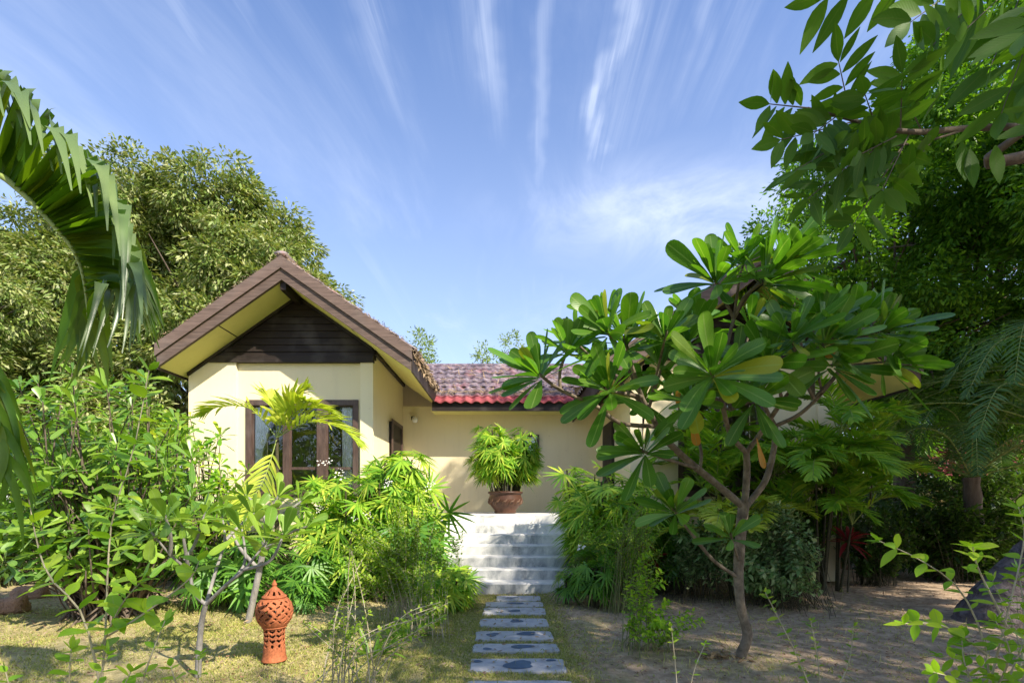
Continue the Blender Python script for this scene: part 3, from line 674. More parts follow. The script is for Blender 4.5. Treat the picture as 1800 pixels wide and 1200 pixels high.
# small window on the back wall & side door
b_ = MB(); b_.box(.18, .78, 12.13, 12.2, 2.30, 3.02); f_ = b_.build('window_frame', M['frame'], house, False)
b_ = MB(); b_.box(.24, .72, 12.115, 12.128, 2.36, 2.96); b_.build('pane', M['glass'], f_, False)
b_ = MB(); b_.box(-2.46, -2.40, 10.75, 11.75, 1.2, 3.12); d_ = b_.build('door', M['darkwood'], house, False)
b_ = MB(); b_.box(-2.399, -2.38, 10.70, 10.80, 1.2, 3.17); b_.box(-2.399, -2.38, 11.70, 11.80, 1.2, 3.17); b_.box(-2.398, -2.379, 10.80, 11.70, 3.09, 3.17); b_.build('door_frame', M['frame'], d_, False)
b_ = MB(); b_.box(2.18, 2.24, 10.6, 11.6, 1.2, 3.12); b_.build('door', M['darkwood'], house, False)
# soil-line plinth of the right wing pillar is the pier itself
# wall lamp
wl = empty('wall_lamp', (-2.2, 12.1, 3.42), 'white bulb lamp on the shaded wall corner under the porch eave', 'lamp')
b_ = MB(); b_.lathe([(0, -.05), (.06, -.05), (.06, .03), (0, .03)], 14, (-2.2, 12.15, 3.42)); b_.build('lamp_base', M['black'], wl)
b_ = MB(); b_.lathe([(.001, -.10), (.05, -.09), (.075, -.03), (.06, .03), (.03, .05), (.001, .06)], 16, (-2.14, 12.0, 3.38)); b_.build('lamp_shade', M['white'], wl)
# gutter litter along the right eave of the left wing and on the tiles
lv = Leaves(); n = 900; y = rng.uniform(8.68, 11.4, n); dx = np.abs(rng.normal(0, .035, n)); x = -1.62+dx+.02; z = 4.05-.05-rng.uniform(0, .22, n)*(rng.uniform(0, 1, n)**1.5)+.04
lv.add(np.stack([x, y, z], 1), rdir(n)*[1, 1, .8]+[0, 0, -.4], rdir(n), rng.uniform(.04, .12, n), rng.uniform(.012, .035, n), .3)
mb = MB(); lv.into(mb, 'ell5', .2); tag(mb.build('eave_litter', M['l_litter']), 'dry brown leaf litter clinging along the right eave of the left gable', 'leaf litter', kind='stuff')
lv = Leaves(); n = 700; y = rng.uniform(11.6, 13.1, n); y = np.where(rng.uniform(0, 1, n) < .45, rng.normal(11.72, .05, n), y); x = rng.uniform(-1.6, 1.6, n); z = 4.95-(13.25-y)*S+.05
lv.add(np.stack([x, y, z], 1), rdir(n)*[1, .35, .2], jit(np.tile([0, -.57, .82], (n, 1)), .2), rng.uniform(.05, .26, n), rng.uniform(.01, .028, n), 0)
mb = MB(); lv.into(mb, 'ell5', .2); tag(mb.build('roof_litter', M['l_litter']), 'grey twigs and dry leaves lying on the red tiled roof slope', 'leaf litter', kind='stuff')
lv = Leaves(); n = 900; s_ = rng.uniform(0, 1, n); sg = np.where(rng.uniform(0, 1, n) < .5, -1, 1); hh = 2.1*s_; x = -3.82+sg*hh; z = 5.59-S*hh+.04
lv.add(np.stack([x, 8.66+np.abs(rng.normal(0, .12, n)), z+rng.uniform(0, .03, n)], 1), rdir(n)*[1, 1, .4], rdir(n), rng.uniform(.03, .07, n), .012, 0)
mb = MB(); lv.into(mb, 'rhomb', .2); tag(mb.build('ridge_litter', M['l_litter']), 'grey lichen and twigs along the top edge of the left gable roof', 'leaf litter', kind='stuff')

# curtains
def curtain(x0, x1, zt, zb, y, label, tie=None):
    mb = MB(); n = 40; zs = np.linspace(zt, zb, 24); xs = np.linspace(0, 1, n)
    V_ = []
    for z in zs:
        f = (zt-z)/(zt-zb); wd = x1-x0
        if tie: k = abs(f-tie)/max(tie, 1-tie); wfac = .38+.62*min(1, k**.8*1.1)
        else: wfac = 1
        V_.append([(x0+wd*wfac*t if x0 < -3.7 or x0 > 3 else x1-wd*wfac*(1-t), y+.03*math.sin(t*38+f), z) for t in xs])
    V_ = np.array(V_); k = np.arange(24*n).reshape(24, n); q = np.stack([k[:-1, :-1], k[1:, :-1], k[1:, 1:], k[:-1, 1:]], -1).reshape(-1, 4)
    mb.add(V_, q); return tag(mb.build('curtain', M['curtain']), label, 'curtain', 'window curtains')
curtain(-4.72, -4.36, 3.2, 1.62, 9.60, 'white curtain tied back at the left end of the left wing window', .55)
curtain(-3.08, -2.86, 3.2, 1.62, 9.60, 'white curtain hanging straight at the right end of the left wing window')

# steps
steps = empty('concrete_steps', (0, 8, 0), 'flight of seven stained grey concrete steps up to the porch', 'steps')
SY = [7.98, 8.32, 8.60, 8.86, 9.14, 9.42, 9.76]
for i in range(7):
    z0 = .1714*i; z1 = .1714*(i+1); y0 = SY[i]; y1 = SY[i+1]+.02 if i < 6 else 10.6
    x0, x1 = (-.98, 1.05) if i > 1 else (-.62, 1.12)
    mb = MB(); jn = 24; xs = np.linspace(x0, x1, jn)
    # slightly worn nosing
    nos = rng.normal(0, .003, jn); prof = [(.0, z0-.01), (.0, z1-.02), (.012, z1-.004), (.035, z1), (y1-y0, z1)]
    V_ = np.array([[(x, y0+a+(nos[j] if k < 4 else 0), b) for k, (a, b) in enumerate(prof)] for j, x in enumerate(xs)])
    k = np.arange(jn*5).reshape(jn, 5); q = np.stack([k[:-1, :-1], k[1:, :-1], k[1:, 1:], k[:-1, 1:]], -1).reshape(-1, 4); mb.add(V_, q)
    for xx, fl in ((x0, 0), (x1, 1)):
        poly = [(xx, y0+a, b) for a, b in prof]+[(xx, y1, z0-.01)]
        mb.addpoly(poly, [list(range(6)) if fl else list(range(5, -1, -1))])
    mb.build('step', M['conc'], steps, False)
for x0, x1 in ((-1.10, -.983), (1.053, 1.16)):
    mb = MB(); pr_ = [(8.62, 0), (10.0, 0), (10.0, 1.18), (9.70, 1.18), (8.62, .53)]
    V0 = [(x0, a, b) for a, b in pr_]+[(x1, a, b) for a, b in pr_]; n_ = 5
    mb.addpoly(V0, [list(range(n_-1, -1, -1)), list(range(n_, 2*n_))]+[[i, (i+1) % n_, (i+1) % n_+n_, i+n_] for i in range(n_)]); mb.build('cheek_wall', M['conc'], steps, False)

# stepping stones  (px left, right, y near, y far)
SLABS = []
def slab(pl, pr, yn, yf, label, inlays):
    Yn = EYE*F/(yn-CY); Yf = EYE*F/(yf-CY); xl = (pl-CX)/F*Yn; xr = (pr-CX)/F*Yn; zt = .018
    Yn = (EYE-zt)*F/(yn-CY); Yf = (EYE-zt)*F/(yf-CY); xl = (pl-CX)/F*Yn; xr = (pr-CX)/F*Yn
    SLABS.append((xl, xr, Yn, Yf)); o = empty('stepping_stone', ((xl+xr)/2, (Yn+Yf)/2, 0), label, 'stepping stone', 'stepping stones of the garden path')
    mb = MB(); K = 40; ring = []
    for i in range(K):
        a = i/K*2*np.pi; cx_ = math.copysign(abs(math.cos(a))**.22, math.cos(a)); sy_ = math.copysign(abs(math.sin(a))**.22, math.sin(a))
        ring.append(((xl+xr)/2+cx_*(xr-xl)/2+rng.normal(0, .006), (Yn+Yf)/2+sy_*(Yf-Yn)/2*.97+rng.normal(0, .005)))
    ring = np.array(ring); cen = ring.mean(0); V_ = []
    for s_, z in ((1., -.03), (1., zt-.007), (.985, zt)): V_ += [(*(cen+(p-cen)*s_), z) for p in ring]
    q = [(j*K+i, j*K+(i+1) % K, (j+1)*K+(i+1) % K, (j+1)*K+i) for j in range(2) for i in range(K)]
    mb.add(V_, q); mb.addpoly([V_[2*K+i] for i in range(K)], [list(range(K))]); mb.build('slab', M['stone'], o, False)
    for (px, py, w_, h_) in inlays:
        Yc = (EYE-zt)*F/(py-CY); xc = (px-CX)/F*Yc; wx = w_/F*Yc/2; wy = abs((EYE-zt)*F/(py-h_/2-CY)-(EYE-zt)*F/(py+h_/2-CY))/2
        n_ = 14; pts = []
        ph = rng.uniform(0, 6)
        for i in range(n_):
            a = i/n_*6.283; r_ = 1+.16*math.sin(2*a+ph)+.12*math.sin(3*a+ph*2)+rng.normal(0, .05); pts.append((xc+math.cos(a)*wx*r_, Yc+math.sin(a)*wy*r_, zt+.004))
        mi = MB(); mi.addpoly(pts, [list(range(n_))]); mi.build('slate_inlay', M['slate'], o, False)
slab(818, 1010, 1210, 1195, 'grey stepping stone at the bottom edge of the photo, nearest the camera', [])
slab(822, 998, 1180, 1156, 'largest grey stepping stone, with a big blue slate patch between two small ones', [(912, 1168, 58, 13), (840, 1162, 18, 4), (968, 1160, 16, 4)])
slab(830, 985, 1144, 1130, 'grey stepping stone with one oval blue slate patch and a faint greenish one', [(917, 1136, 38, 7), (856, 1140, 18, 4)])
slab(834, 974, 1123, 1108, 'grey stepping stone with two separate slate shapes side by side', [(866, 1115, 22, 6), (926, 1113, 36, 6)])
slab(842, 966, 1100, 1086, 'grey stepping stone with one small square slate chip in its middle', [(908, 1091, 20, 6)])
slab(848, 961, 1079, 1067, 'grey stepping stone with a thin pointed slate chip', [(905, 1073, 24, 4)])
slab(852, 956, 1065, 1057, 'pale stepping stone with a long faint slate line, second from the concrete steps', [(906, 1060, 36, 3)])
slab(872, 952, 1055, 1046, 'short pale stepping stone touching the concrete steps, half grown over by grass', [(900, 1050, 20, 2)])

def gtuft(x, y):
    return np.exp(-((np.abs(x+.03)-.58)/.10)**2)*.9*(.5+.5*np.sin(y*9)*np.sin(y*3.7+x*5))+.06*(x > .8)*(.5+.5*np.sin(x*3+y*2))+.05
def gd2(x, y):
    g = gd(x, y); ins = np.zeros(len(x), bool); strip = (np.abs(x+.03) < .5) & (y < 7.9)
    for a, b, c, d in SLABS: ins |= (x > a+.015) & (x < b-.015) & (y > c+.012) & (y < d-.012)
    return np.where(ins, 0, np.where(strip, 1., g))
blades('lawn_grass', 330000, (-7.5, 4.6, 3.3, 8.4), 'short patchy yellow-green lawn grass on sandy soil beside the stepping stones', 'l_grass', dens=gd2)

blades('grass_tufts', 60000, (-6.5, 5.5, 3.6, 8.3), 'taller ragged grass tufts fringing the stepping stones and dotting the sand', 'l_grass', (.04, .11), .007, gtuft)

# ================================================================ urn and its palm
ub = np.array([-.02, 10.2, 1.2]); urn = empty('urn_planter', ub, 'dark brown glazed urn with wavy relief at the top of the steps', 'planter')
pf_ = [(.0, 0), (.20, 0), (.22, .03), (.21, .06), (.27, .13), (.325, .22), (.335, .30), (.31, .36), (.315, .385), (.345, .40), (.35, .425), (.33, .44), (.29, .44), (.28, .40), (0, .40)]
mb = MB(); mb.lathe(pf_, 40, ub); mb.build('pot', M['urn'], urn)
mb = MB(); mb.lathe([(.0, .405), (.27, .405)], 24, ub); mb.build('soil', M['soil'], urn)
mb = MB()
for s_ in range(14):
    a0 = s_*2*np.pi/14; pts = [ub+np.array([math.cos(a0+.34*t_)*(.335-.0*t_), math.sin(a0+.34*t_)*.335, .17+.13*t_+.02*math.sin(t_*6)]) for t_ in np.linspace(0, 1, 7)]
    pts = [p+unit([(p-ub)[0], (p-ub)[1], 0])*(-.045 if i == 0 else (-.008 if i < 3 else .0)) for i, p in enumerate(pts)]
    mb.tube(pts, [.008, .016, .02, .022, .02, .014, .006], 6)
mb.build('relief', M['urn2'], urn)
lady_palm('lady_palm', ub+[0, 0, .38], 1.5, .50, 34, 'bushy lady palm growing in the brown urn at the top of the steps', 'l_lady', .28, .030, 10, 'lady palms', .35)

# ================================================================ terracotta lantern
lb = np.array([-2.12, 4.68, 0]); lan = empty('garden_lantern', lb, 'terracotta garden lantern with pierced round globe and pointed lid on the lawn', 'lantern')
K = 84
def build_lathe(name, prof, nseg, pred, parent):
    prof = np.array(prof); d = np.concatenate([[0], np.cumsum(np.linalg.norm(np.diff(prof, axis=0), axis=1))]); t_ = np.linspace(0, d[-1], nseg)
    pr_ = np.stack([np.interp(t_, d, prof[:, 0]), np.interp(t_, d, prof[:, 1])], 1)
    mb = MB(); mb.lathe(pr_, K, lb, lambda i, j: pred(j/K*2*np.pi, (pr_[i, 1]+pr_[i+1, 1])/2, pr_[i, 0]))
    o = mb.build(name, M['terra'], parent); md = o.modifiers.new('wall', 'SOLIDIFY'); md.thickness = .014; md.offset = -1; return o
holes = []
for k in range(9):       # leaf shaped holes of the column: herringbone pairs
    a = k*2*np.pi/9
    for zc, da, tl in ((.30, .12, .5), (.255, .15, .5), (.205, .12, .5), (.155, 0, 0)):
        for sg in ((1, -1) if da else (1,)): holes.append((a+sg*da, zc, .017, .026, sg*tl))
def colpred(th, z, r):
    for a, zc, w_, h_, tl in holes:
        dx = ((th-a+np.pi) % (2*np.pi)-np.pi)*r; dz = z-zc; dx2 = dx-dz*tl
        if (abs(dx2)/w_*.75)+(abs(dz)/h_) < .8: return True
    return False
build_lathe('column', [(.118, 0), (.106, .05), (.098, .15), (.097, .27), (.104, .33)], 56, colpred, lan)
gh = [(rng.uniform(0, 6.28), rng.uniform(.39, .60), rng.choice([-1, 1])*rng.uniform(.3, .9)) for _ in range(70)]
gl = [(zz_, i_*2*np.pi/14+(zz_*40 % 1)*.4) for zz_ in (.40, .437, .474, .511, .548, .585) for i_ in range(14)]
def glpred(th, z, r):
    for i_, (zc, a) in enumerate(gl):
        dx = ((th-a+np.pi) % (2*np.pi)-np.pi)*max(r, .1); dz = z-zc; sg = 1 if (i_//14+i_) % 2 else -1
        x_ = dx*.8+dz*.6*sg; y_ = -dx*.6*sg+dz*.8
        if (x_/.024)**2+(y_/.009)**2 < 1: return True
    return False
build_lathe('globe', [(.104, .335), (.125, .35), (.158, .40), (.173, .46), (.174, .50), (.160, .56), (.130, .605), (.098, .625)], 44, glpred, lan)
build_lathe('band', [(.10, .322), (.114, .326), (.118, .336), (.110, .346), (.10, .35)], 8, lambda *a: False, lan)
def ldpred(th, z, r): return .655 < z < .69 and (th*9/6.283 % 1) < .42
build_lathe('lid', [(.108, .622), (.116, .632), (.106, .642), (.094, .65), (.070, .68), (.045, .705), (.026, .722), (.018, .735), (.026, .75), (.02, .765), (.012, .78), (.002, .80)], 40, ldpred, lan)
cb = MB(); cb.lathe([(.001, .01), (.05, .01), (.05, .60), (.001, .60)], 14, lb); cb.build('hole_shade_core', M['black'], lan); lan.scale = (.93, .93, .915)  # black core added so the pierced holes look dark inside

# ================================================================ large frangipani
fb = P(1300, 1160, 4.66); fb[2] = 0
FRX = [(1010, 600, 4.2), (1060, 560, 4.3), (1165, 640, 4.3), (1225, 560, 4.5), (1320, 570, 4.5), (1395, 530, 4.4), (1430, 545, 4.5), (1400, 620, 4.7), (1130, 700, 4.7), (1060, 640, 4.5), (1330, 700, 3.7), (1210, 700, 3.8), (1170, 590, 3.7), (1540, 560, 4.4), (1390, 590, 3.6)]
fr_t = empty('frangipani_tree', fb, 'tall branching frangipani with big paddle leaves standing right of the path', 'tree')
tb = MB(); lv = Leaves(); yl = Leaves()
def br(pts, r0, r1, k=8):
    c = smooth([P(*p) for p in pts], max(8, len(pts)*4)); tb.tube(c, np.linspace(r0*.72, r1*.75, len(c))*(1+rng.normal(0, .035, len(c))), k); return c
def tip(pts, r0, r1, n=17, L=.46, W=.104, lo=-2, hi=82):
    n = int(n*1.3); L = L*.86
    c = br(pts, r0, r1); ax = unit(c[-1]-c[-3]); rosette(lv, c[-1], unit(ax+np.array([0, -.1, .55])), n, L, W, lo, hi, .16); tb.tube([c[-1], c[-1]+ax*.05], [r1*1.2, r1*.6], 6)
c0 = smooth([fb+[0, 0, -.1], P(1303, 1150, 4.66), P(1314, 1115, 4.66), P(1303, 1070, 4.64), P(1298, 1010, 4.62), P(1302, 940, 4.6), P(1308, 880, 4.58)], 24)
tb.tube(c0, np.interp(np.linspace(0, 1, 24), [0, .08, .2, .5, 1], [.066, .052, .045, .040, .050])*(1+rng.normal(0, .03, 24)), 12)
A = [(1306, 890, 4.58), (1265, 855, 4.5), (1222, 820, 4.42), (1190, 792, 4.35), (1160, 762, 4.25)]
br(A, .048, .036)
tip([(1160, 762, 4.25), (1143, 725, 4.15), (1128, 697, 4.1), (1110, 640, 4.0), (1100, 600, 3.9)], .033, .016, 22)
tip([(1150, 749, 4.2), (1090, 743, 4.0), (1045, 712, 3.85), (985, 685, 3.7), (945, 655, 3.6)], .026, .015, 20, .42)
tip([(1128, 697, 4.1), (1090, 690, 3.8), (1068, 683, 3.65)], .024, .015, 18, .48)
tip([(1228, 824, 4.42), (1170, 806, 4.1), (1128, 792, 3.9)], .022, .015, 17, .40)
tip([(1110, 640, 4.0), (1080, 600, 3.8), (1065, 580, 3.7)], .022, .015, 18, .42)
tip([(985, 685, 3.7), (985, 650, 3.7), (1000, 610, 3.7)], .018, .013, 14, .38)
B = [(1309, 885, 4.58), (1313, 830, 4.55), (1312, 795, 4.5)]
br(B, .045, .038)
br([(1312, 795, 4.5), (1285, 765, 4.35), (1272, 720, 4.2), (1266, 680, 4.1)], .032, .024)
tip([(1266, 680, 4.1), (1258, 665, 3.6), (1252, 655, 3.4)], .020, .015, 20, .46)
br([(1266, 680, 4.1), (1275, 620, 4.1), (1290, 560, 4.1)], .024, .020)
tip([(1290, 560, 4.1), (1270, 520, 4.0), (1256, 490, 3.9)], .02, .015, 22, .50)
tip([(1290, 560, 4.1), (1310, 520, 4.0), (1350, 490, 3.85)], .02, .015, 22, .50)
tip([(1272, 720, 4.2), (1230, 660, 4.1), (1205, 600, 4.2)], .02, .015, 18, .46)
Cb = [(1312, 795, 4.5), (1345, 750, 4.35), (1375, 705, 4.2), (1420, 655, 4.0)]
br(Cb, .032, .022)
tip([(1420, 655, 4.0), (1430, 620, 3.85), (1455, 600, 3.7)], .02, .014, 18, .44)
tip([(1375, 705, 4.2), (1365, 665, 3.9), (1350, 635, 3.7)], .02, .014, 20, .46)
D_ = [(1312, 888, 4.58), (1345, 845, 4.6), (1360, 790, 4.6), (1363, 748, 4.6)]
br(D_, .042, .032)
br([(1363, 748, 4.6), (1405, 728, 4.5), (1445, 690, 4.4), (1478, 645, 4.3), (1487, 605, 4.2)], .026, .018)
tip([(1487, 605, 4.2), (1490, 590, 4.15), (1500, 572, 4.1)], .017, .014, 20, .46)
tip([(1478, 645, 4.3), (1500, 600, 4.1), (1555, 580, 3.9)], .017, .013, 20, .46)
tip([(1478, 645, 4.3), (1510, 640, 4.1), (1565, 635, 4.0)], .015, .012, 18, .44)
tip([(1290, 560, 4.1), (1330, 500, 4.0), (1385, 455, 3.9)], .017, .012, 18, .46)
tip([(1290, 560, 4.1), (1300, 490, 4.0), (1310, 455, 4.0)], .017, .012, 18, .44)
tip([(1445, 690, 4.4), (1440, 650, 4.1), (1470, 640, 3.9)], .015, .012, 18, .44)
tip([(1487, 610, 4.2), (1465, 585, 4.0), (1440, 560, 3.9)], .016, .013, 18, .44)
tip([(1363, 748, 4.6), (1345, 715, 4.5), (1335, 685, 4.4), (1300, 665, 4.2), (1290, 650, 4.1)], .024, .014, 18, .44)
tip([(1230, 825, 4.42), (1232, 790, 4.5), (1215, 740, 4.6), (1190, 690, 4.6)], .02, .014, 16, .42)
tip([(1299, 1015, 4.62), (1255, 985, 4.5), (1210, 930, 4.3), (1185, 895, 4.1)], .026, .014, 18, .40)
tip([(1300, 990, 4.62), (1290, 960, 4.4), (1285, 940, 4.2)], .016, .012, 9, .36)
for (px, py, Y_) in FRX:
    hubx = 1140 if px < 1180 else (1285 if px < 1360 else 1430); tip([(hubx, 720 if hubx != 1430 else 700, 4.3), ((px+hubx)/2, py*.5+360, (Y_+4.3)/2), (px, py, Y_)], .018, .012, 15, rng.uniform(.36, .46))
wl_ = []
for px, py, Y in ((1470, 590, 3.9), (1215, 735, 3.9), (1190, 665, 4.0), (1330, 600, 3.7), (1330, 770, 3.9)):
    yl = Leaves(); yl.add(P(px, py, Y), jit([0, -.2, -1], .3), rdir(1)[0], .22, .065, .1); wl_.append(yl)
tb.build('trunk', M['pbark'], fr_t)
mb = MB(); lv.into(mb, 'obov', .10); mb.build('crown', M['l_frangi'], fr_t)
for yl in wl_: mb = MB(); yl.into(mb, 'obov', .10); mb.build('withered_leaf', M['l_yellow'], fr_t, label='withered orange leaf')

# ================================================================ small frangipanis at left
def small_frangi(name, base_px, trunk, tips, label, L=.27, W=.082, r=.022, n=15, mat='l_frangi2', bark='gbark'):
    b = P(*base_px); b[2] = 0; t = empty(name, b, label, 'tree', 'small frangipani trees'); tb_ = MB(); l_ = Leaves()
    pts = [b-[0, 0, .05]]+[P(*p) for p in trunk]; c = smooth(pts, 14); tb_.tube(c, np.linspace(r*1.2, r*.9, 14), 8)
    for tp in tips:
        q = [P(*p) for p in tp]; c = smooth(q, 12); tb_.tube(c, np.linspace(r*.75, r*.35, 12), 6); ax = unit(c[-1]-c[-3])
        rosette(l_, c[-1], unit(ax+np.array([0, 0, .5])), n, L, W, -10, 80, .2)
    tb_.build('trunk', M[bark], t); mb_ = MB(); l_.into(mb_, 'obov', .1); mb_.build('crown', M[mat], t); return t
small_frangi('frangipani_tree', (348, 1185, 4.3), [(350, 1140, 4.28), (355, 1090, 4.25), (362, 1062, 4.2)],
  [[(362, 1062, 4.2), (340, 1040, 4.2), (332, 1005, 4.2), (300, 975, 4.1), (262, 930, 4.0)], [(332, 1005, 4.2), (325, 960, 4.1), (318, 915, 4.1)],
   [(362, 1062, 4.2), (395, 1030, 4.1), (430, 1000, 4.0), (470, 950, 4.0)], [(395, 1030, 4.1), (430, 990, 4.2), (425, 930, 4.3)],
   [(362, 1062, 4.2), (380, 1000, 4.4), (395, 950, 4.5), (390, 905, 4.5)], [(325, 985, 4.2), (345, 950, 4.3), (360, 900, 4.3)],
   [(300, 975, 4.1), (300, 940, 4.0), (290, 905, 3.9)], [(430, 1000, 4.0), (475, 985, 3.9), (500, 935, 3.9)], [(395, 950, 4.5), (425, 920, 4.7), (450, 900, 4.8)]],
  'small frangipani with crooked grey branches in the left foreground, left of the lantern')
small_frangi('frangipani_tree', (435, 1090, 6.2), [(450, 1030, 6.1), (462, 970, 6.05), (470, 920, 6.0)],
  [[(470, 920, 6.0), (455, 890, 6), (430, 870, 6)], [(470, 920, 6), (480, 890, 6), (490, 870, 6)], [(470, 920, 6), (510, 895, 6), (530, 880, 6)], [(462, 970, 6.05), (500, 940, 5.9), (540, 925, 5.8)], [(455, 1000, 6.05), (420, 960, 6), (400, 915, 6)]],
  'young frangipani with straight leaning pale trunk just behind the lantern', .30, .09, .035)

# large frangipani thicket at far left
def thicket(name, base, lobes, n, label, L=.26, W=.078, mat='l_glossy'):
    base = np.array(base, float); t = empty(name, base, label, 'shrub', 'broad-leaved shrubs at the left'); tb_ = MB(); l_ = Leaves()
    for k in range(n):
        lb_ = lobes[rng.integers(len(lobes))]; e = in_ell(1, lb_[0], lb_[1], .3)[0]; e[2] = max(e[2], .25)
        mid = (base*.5+e*.5)*[1, 1, 0]+[0, 0, e[2]*.45]+rng.normal(size=3)*.12
        c = smooth([base+[*rng.normal(size=2)*.2, 0], mid, e], 10); tb_.tube(c, np.linspace(.014, .006, 10), 5)
        rosette(l_, e, unit(c[-1]-c[-3]+np.array([0, -.3, .6])), rng.integers(9, 15), L, W, -15, 75, .25)
    tb_.build('stem', M['bark'], t); mb_ = MB(); l_.into(mb_, 'obov', .1); mb_.build('foliage', M[mat], t); return t
thicket('frangipani_shrub', (-4.9, 6.4, 0), [((-5.0, 6.3, 2.1), (1.2, .9, .95)), ((-4.6, 6.0, 1.5), (1.0, .7, .7)), ((-5.6, 6.4, 1.6), (.9, .8, .9)), ((-4.9, 6.0, 1.0), (1.2, .5, .5))], 270, 'dense glossy frangipani shrub filling the left edge, taller than the hedge behind it', .26, .072)
thicket('frangipani_shrub', (-4.6, 8.0, 0), [((-5.0, 8.1, 1.9), (.9, .7, .9)), ((-4.7, 8.0, 1.2), (.7, .6, .7))], 130, 'bright broad-leaved shrub growing against the left corner of the house', .24, .07, 'l_lady')
shrub('flowering_shrub', (-6.8, 9.0, 0), [((-6.8, 9.0, 1.9), (1.3, .8, 1.3)), ((-6.3, 9.2, 2.5), (.7, .6, .7))], 260, 30, .13, .05, 'tall leafy shrub behind the glossy frangipani, left of the house wall', 'l_weed', r2=.006)
shrub('flowering_shrub', (-8.6, 8.5, 0), [((-8.4, 8.3, 1.8), (1.4, .8, 1.6))], 130, 26, .15, .06, 'leafy shrub at the far left edge under the drooping palm leaf', 'l_hedge', r2=.006)

# hedge
he = empty('hedge', (-7, 9.3, 0), 'low dark clipped hedge running along the back of the left lawn', 'hedge')
n = 26000; x = rng.uniform(-12.5, -3.9, n); d = rdir(n); yy = 9.1+np.clip(d[:, 1], -1, 1)*.35; zz_ = .05+rng.uniform(0, 1, n)*.72; zz_ = np.where(rng.uniform(0, 1, n) < .4, .78+rng.normal(0, .04, n), zz_)
lv = Leaves(); lv.add(np.stack([x, yy, zz_], 1), d+[0, -.3, .3], rdir(n)+[0, -.3, .6], rng.uniform(.04, .09, n), .035, .1)
mb = MB(); lv.into(mb, 'rhomb', .1); mb.build('foliage', M['l_hedge'], he)
mb = MB()
for x in np.arange(-12.4, -3.9, .18): mb.tube(jit([(x, 9.15, 0), (x+.05, 9.15, .35), (x+.02, 9.1, .7)], .03), [.014, .01, .005], 5)
mb.build('stem', M['bark'], he)

# ================================================================ background trees
LB = 'mango_tree'
tree('broadleaf_tree', (-9.5, 17.5, 0), (-9.3, 17.3, 3.2),
  [((-10.3, 17.0, 9.2), (3.2, 2.5, 2.6)), ((-7.9, 16.6, 9.0), (2.3, 2.2, 2.2)), ((-8.4, 16.5, 6.8), (3.0, 2.2, 2.4)), ((-13.2, 17.0, 10.0), (2.7, 2.2, 2.5)), ((-16.2, 17.0, 8.0), (2.4, 2, 2.2)), ((-13.0, 16.8, 7.4), (2.4, 2.2, 2.2)), ((-6.7, 16.8, 6.9), (1.7, 2, 1.9)), ((-12.5, 16.2, 6.0), (2.6, 2, 2.4)), ((-11.0, 17.5, 10.5), (1.6, 1.6, 1.2))],
  3300, 75, .40, .18, .07, 'huge olive-green mango-like tree rising behind the left wing of the house', 'l_mango', .32, droopdir=.5, nlimb=110, shell=.6, extra=17)
tree('broadleaf_tree', (-15.5, 14.5, 0), (-15.3, 14.5, 2.5),
  [((-14.8, 14.5, 6.3), (2.2, 2, 1.7)), ((-15, 14.2, 4.2), (2.6, 2, 2.0)), ((-12.2, 14.8, 4.0), (2.3, 1.8, 1.8))],
  800, 75, .40, .18, .07, 'lower olive tree at the far left edge behind the palm leaf', 'l_mango', .22, droopdir=.5, nlimb=50, shell=.6, extra=15)
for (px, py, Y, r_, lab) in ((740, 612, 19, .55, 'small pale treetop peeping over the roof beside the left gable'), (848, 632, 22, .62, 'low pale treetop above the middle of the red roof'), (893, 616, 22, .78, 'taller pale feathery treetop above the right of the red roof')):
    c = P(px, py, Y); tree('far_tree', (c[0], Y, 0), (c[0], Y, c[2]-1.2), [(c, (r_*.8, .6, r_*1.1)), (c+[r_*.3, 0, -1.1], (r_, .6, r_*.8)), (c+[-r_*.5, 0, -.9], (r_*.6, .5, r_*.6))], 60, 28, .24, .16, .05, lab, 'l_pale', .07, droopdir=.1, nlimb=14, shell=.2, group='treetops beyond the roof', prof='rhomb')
# right background trees
tree('shade_tree', (10.5, 13.5, 0), (10.4, 13.4, 3.5),
  [((10.2, 12.8, 9.2), (2.6, 2.2, 2.4)), ((8.3, 12.6, 7.3), (2.0, 2, 2.0)), ((12.4, 12.5, 7.5), (2.6, 2, 2.8)), ((9.5, 12.2, 5.2), (2.2, 1.8, 1.6)), ((12.0, 12, 10.8), (2.6, 2.2, 2.2)), ((13, 12, 4.5), (2.4, 1.8, 1.8))],
  1500, 80, .38, .14, .06, 'dense dark green tree towering behind the right wing of the house', 'l_dark', .26, droopdir=.3, nlimb=90, shell=.55, extra=14)
tree('shade_tree', (14.5, 11.0, 0), (14.2, 11, 3.5),
  [((11.3, 9.6, 7.0), (1.6, 1.6, 1.5)), ((12.5, 10.2, 9.2), (2.0, 1.8, 1.7)), ((13.6, 10.5, 6.0), (2.0, 1.8, 1.8))],
  800, 80, .36, .13, .055, 'brighter green tree leaning in from the right edge in front of the dark one', 'l_dark', .22, droopdir=.3, nlimb=60, shell=.5, extra=14)
tree('shade_tree', (15.5, 17.5, 0), (15.5, 17.5, 3), [((14.5, 17, 4.2), (3.2, 2, 2.6)), ((18, 17, 4.4), (3, 2, 2.8)), ((11, 17, 3.5), (2.4, 2, 2.4)), ((16, 17, 8), (3, 2.5, 3))], 700, 80, .6, .16, .07, 'far tree in the deep shade behind the palms at right', 'l_dark', .25, nlimb=50)
shrub('boundary_shrub', (8.2, 13.2, 0), [((8.2, 13.2, 1.4), (2.0, .8, 1.5)), ((10.5, 13.2, 1.2), (1.6, .8, 1.3))], 130, 30, .16, .07, 'dark undergrowth behind the right wing of the house', 'l_hedge', r2=.006)
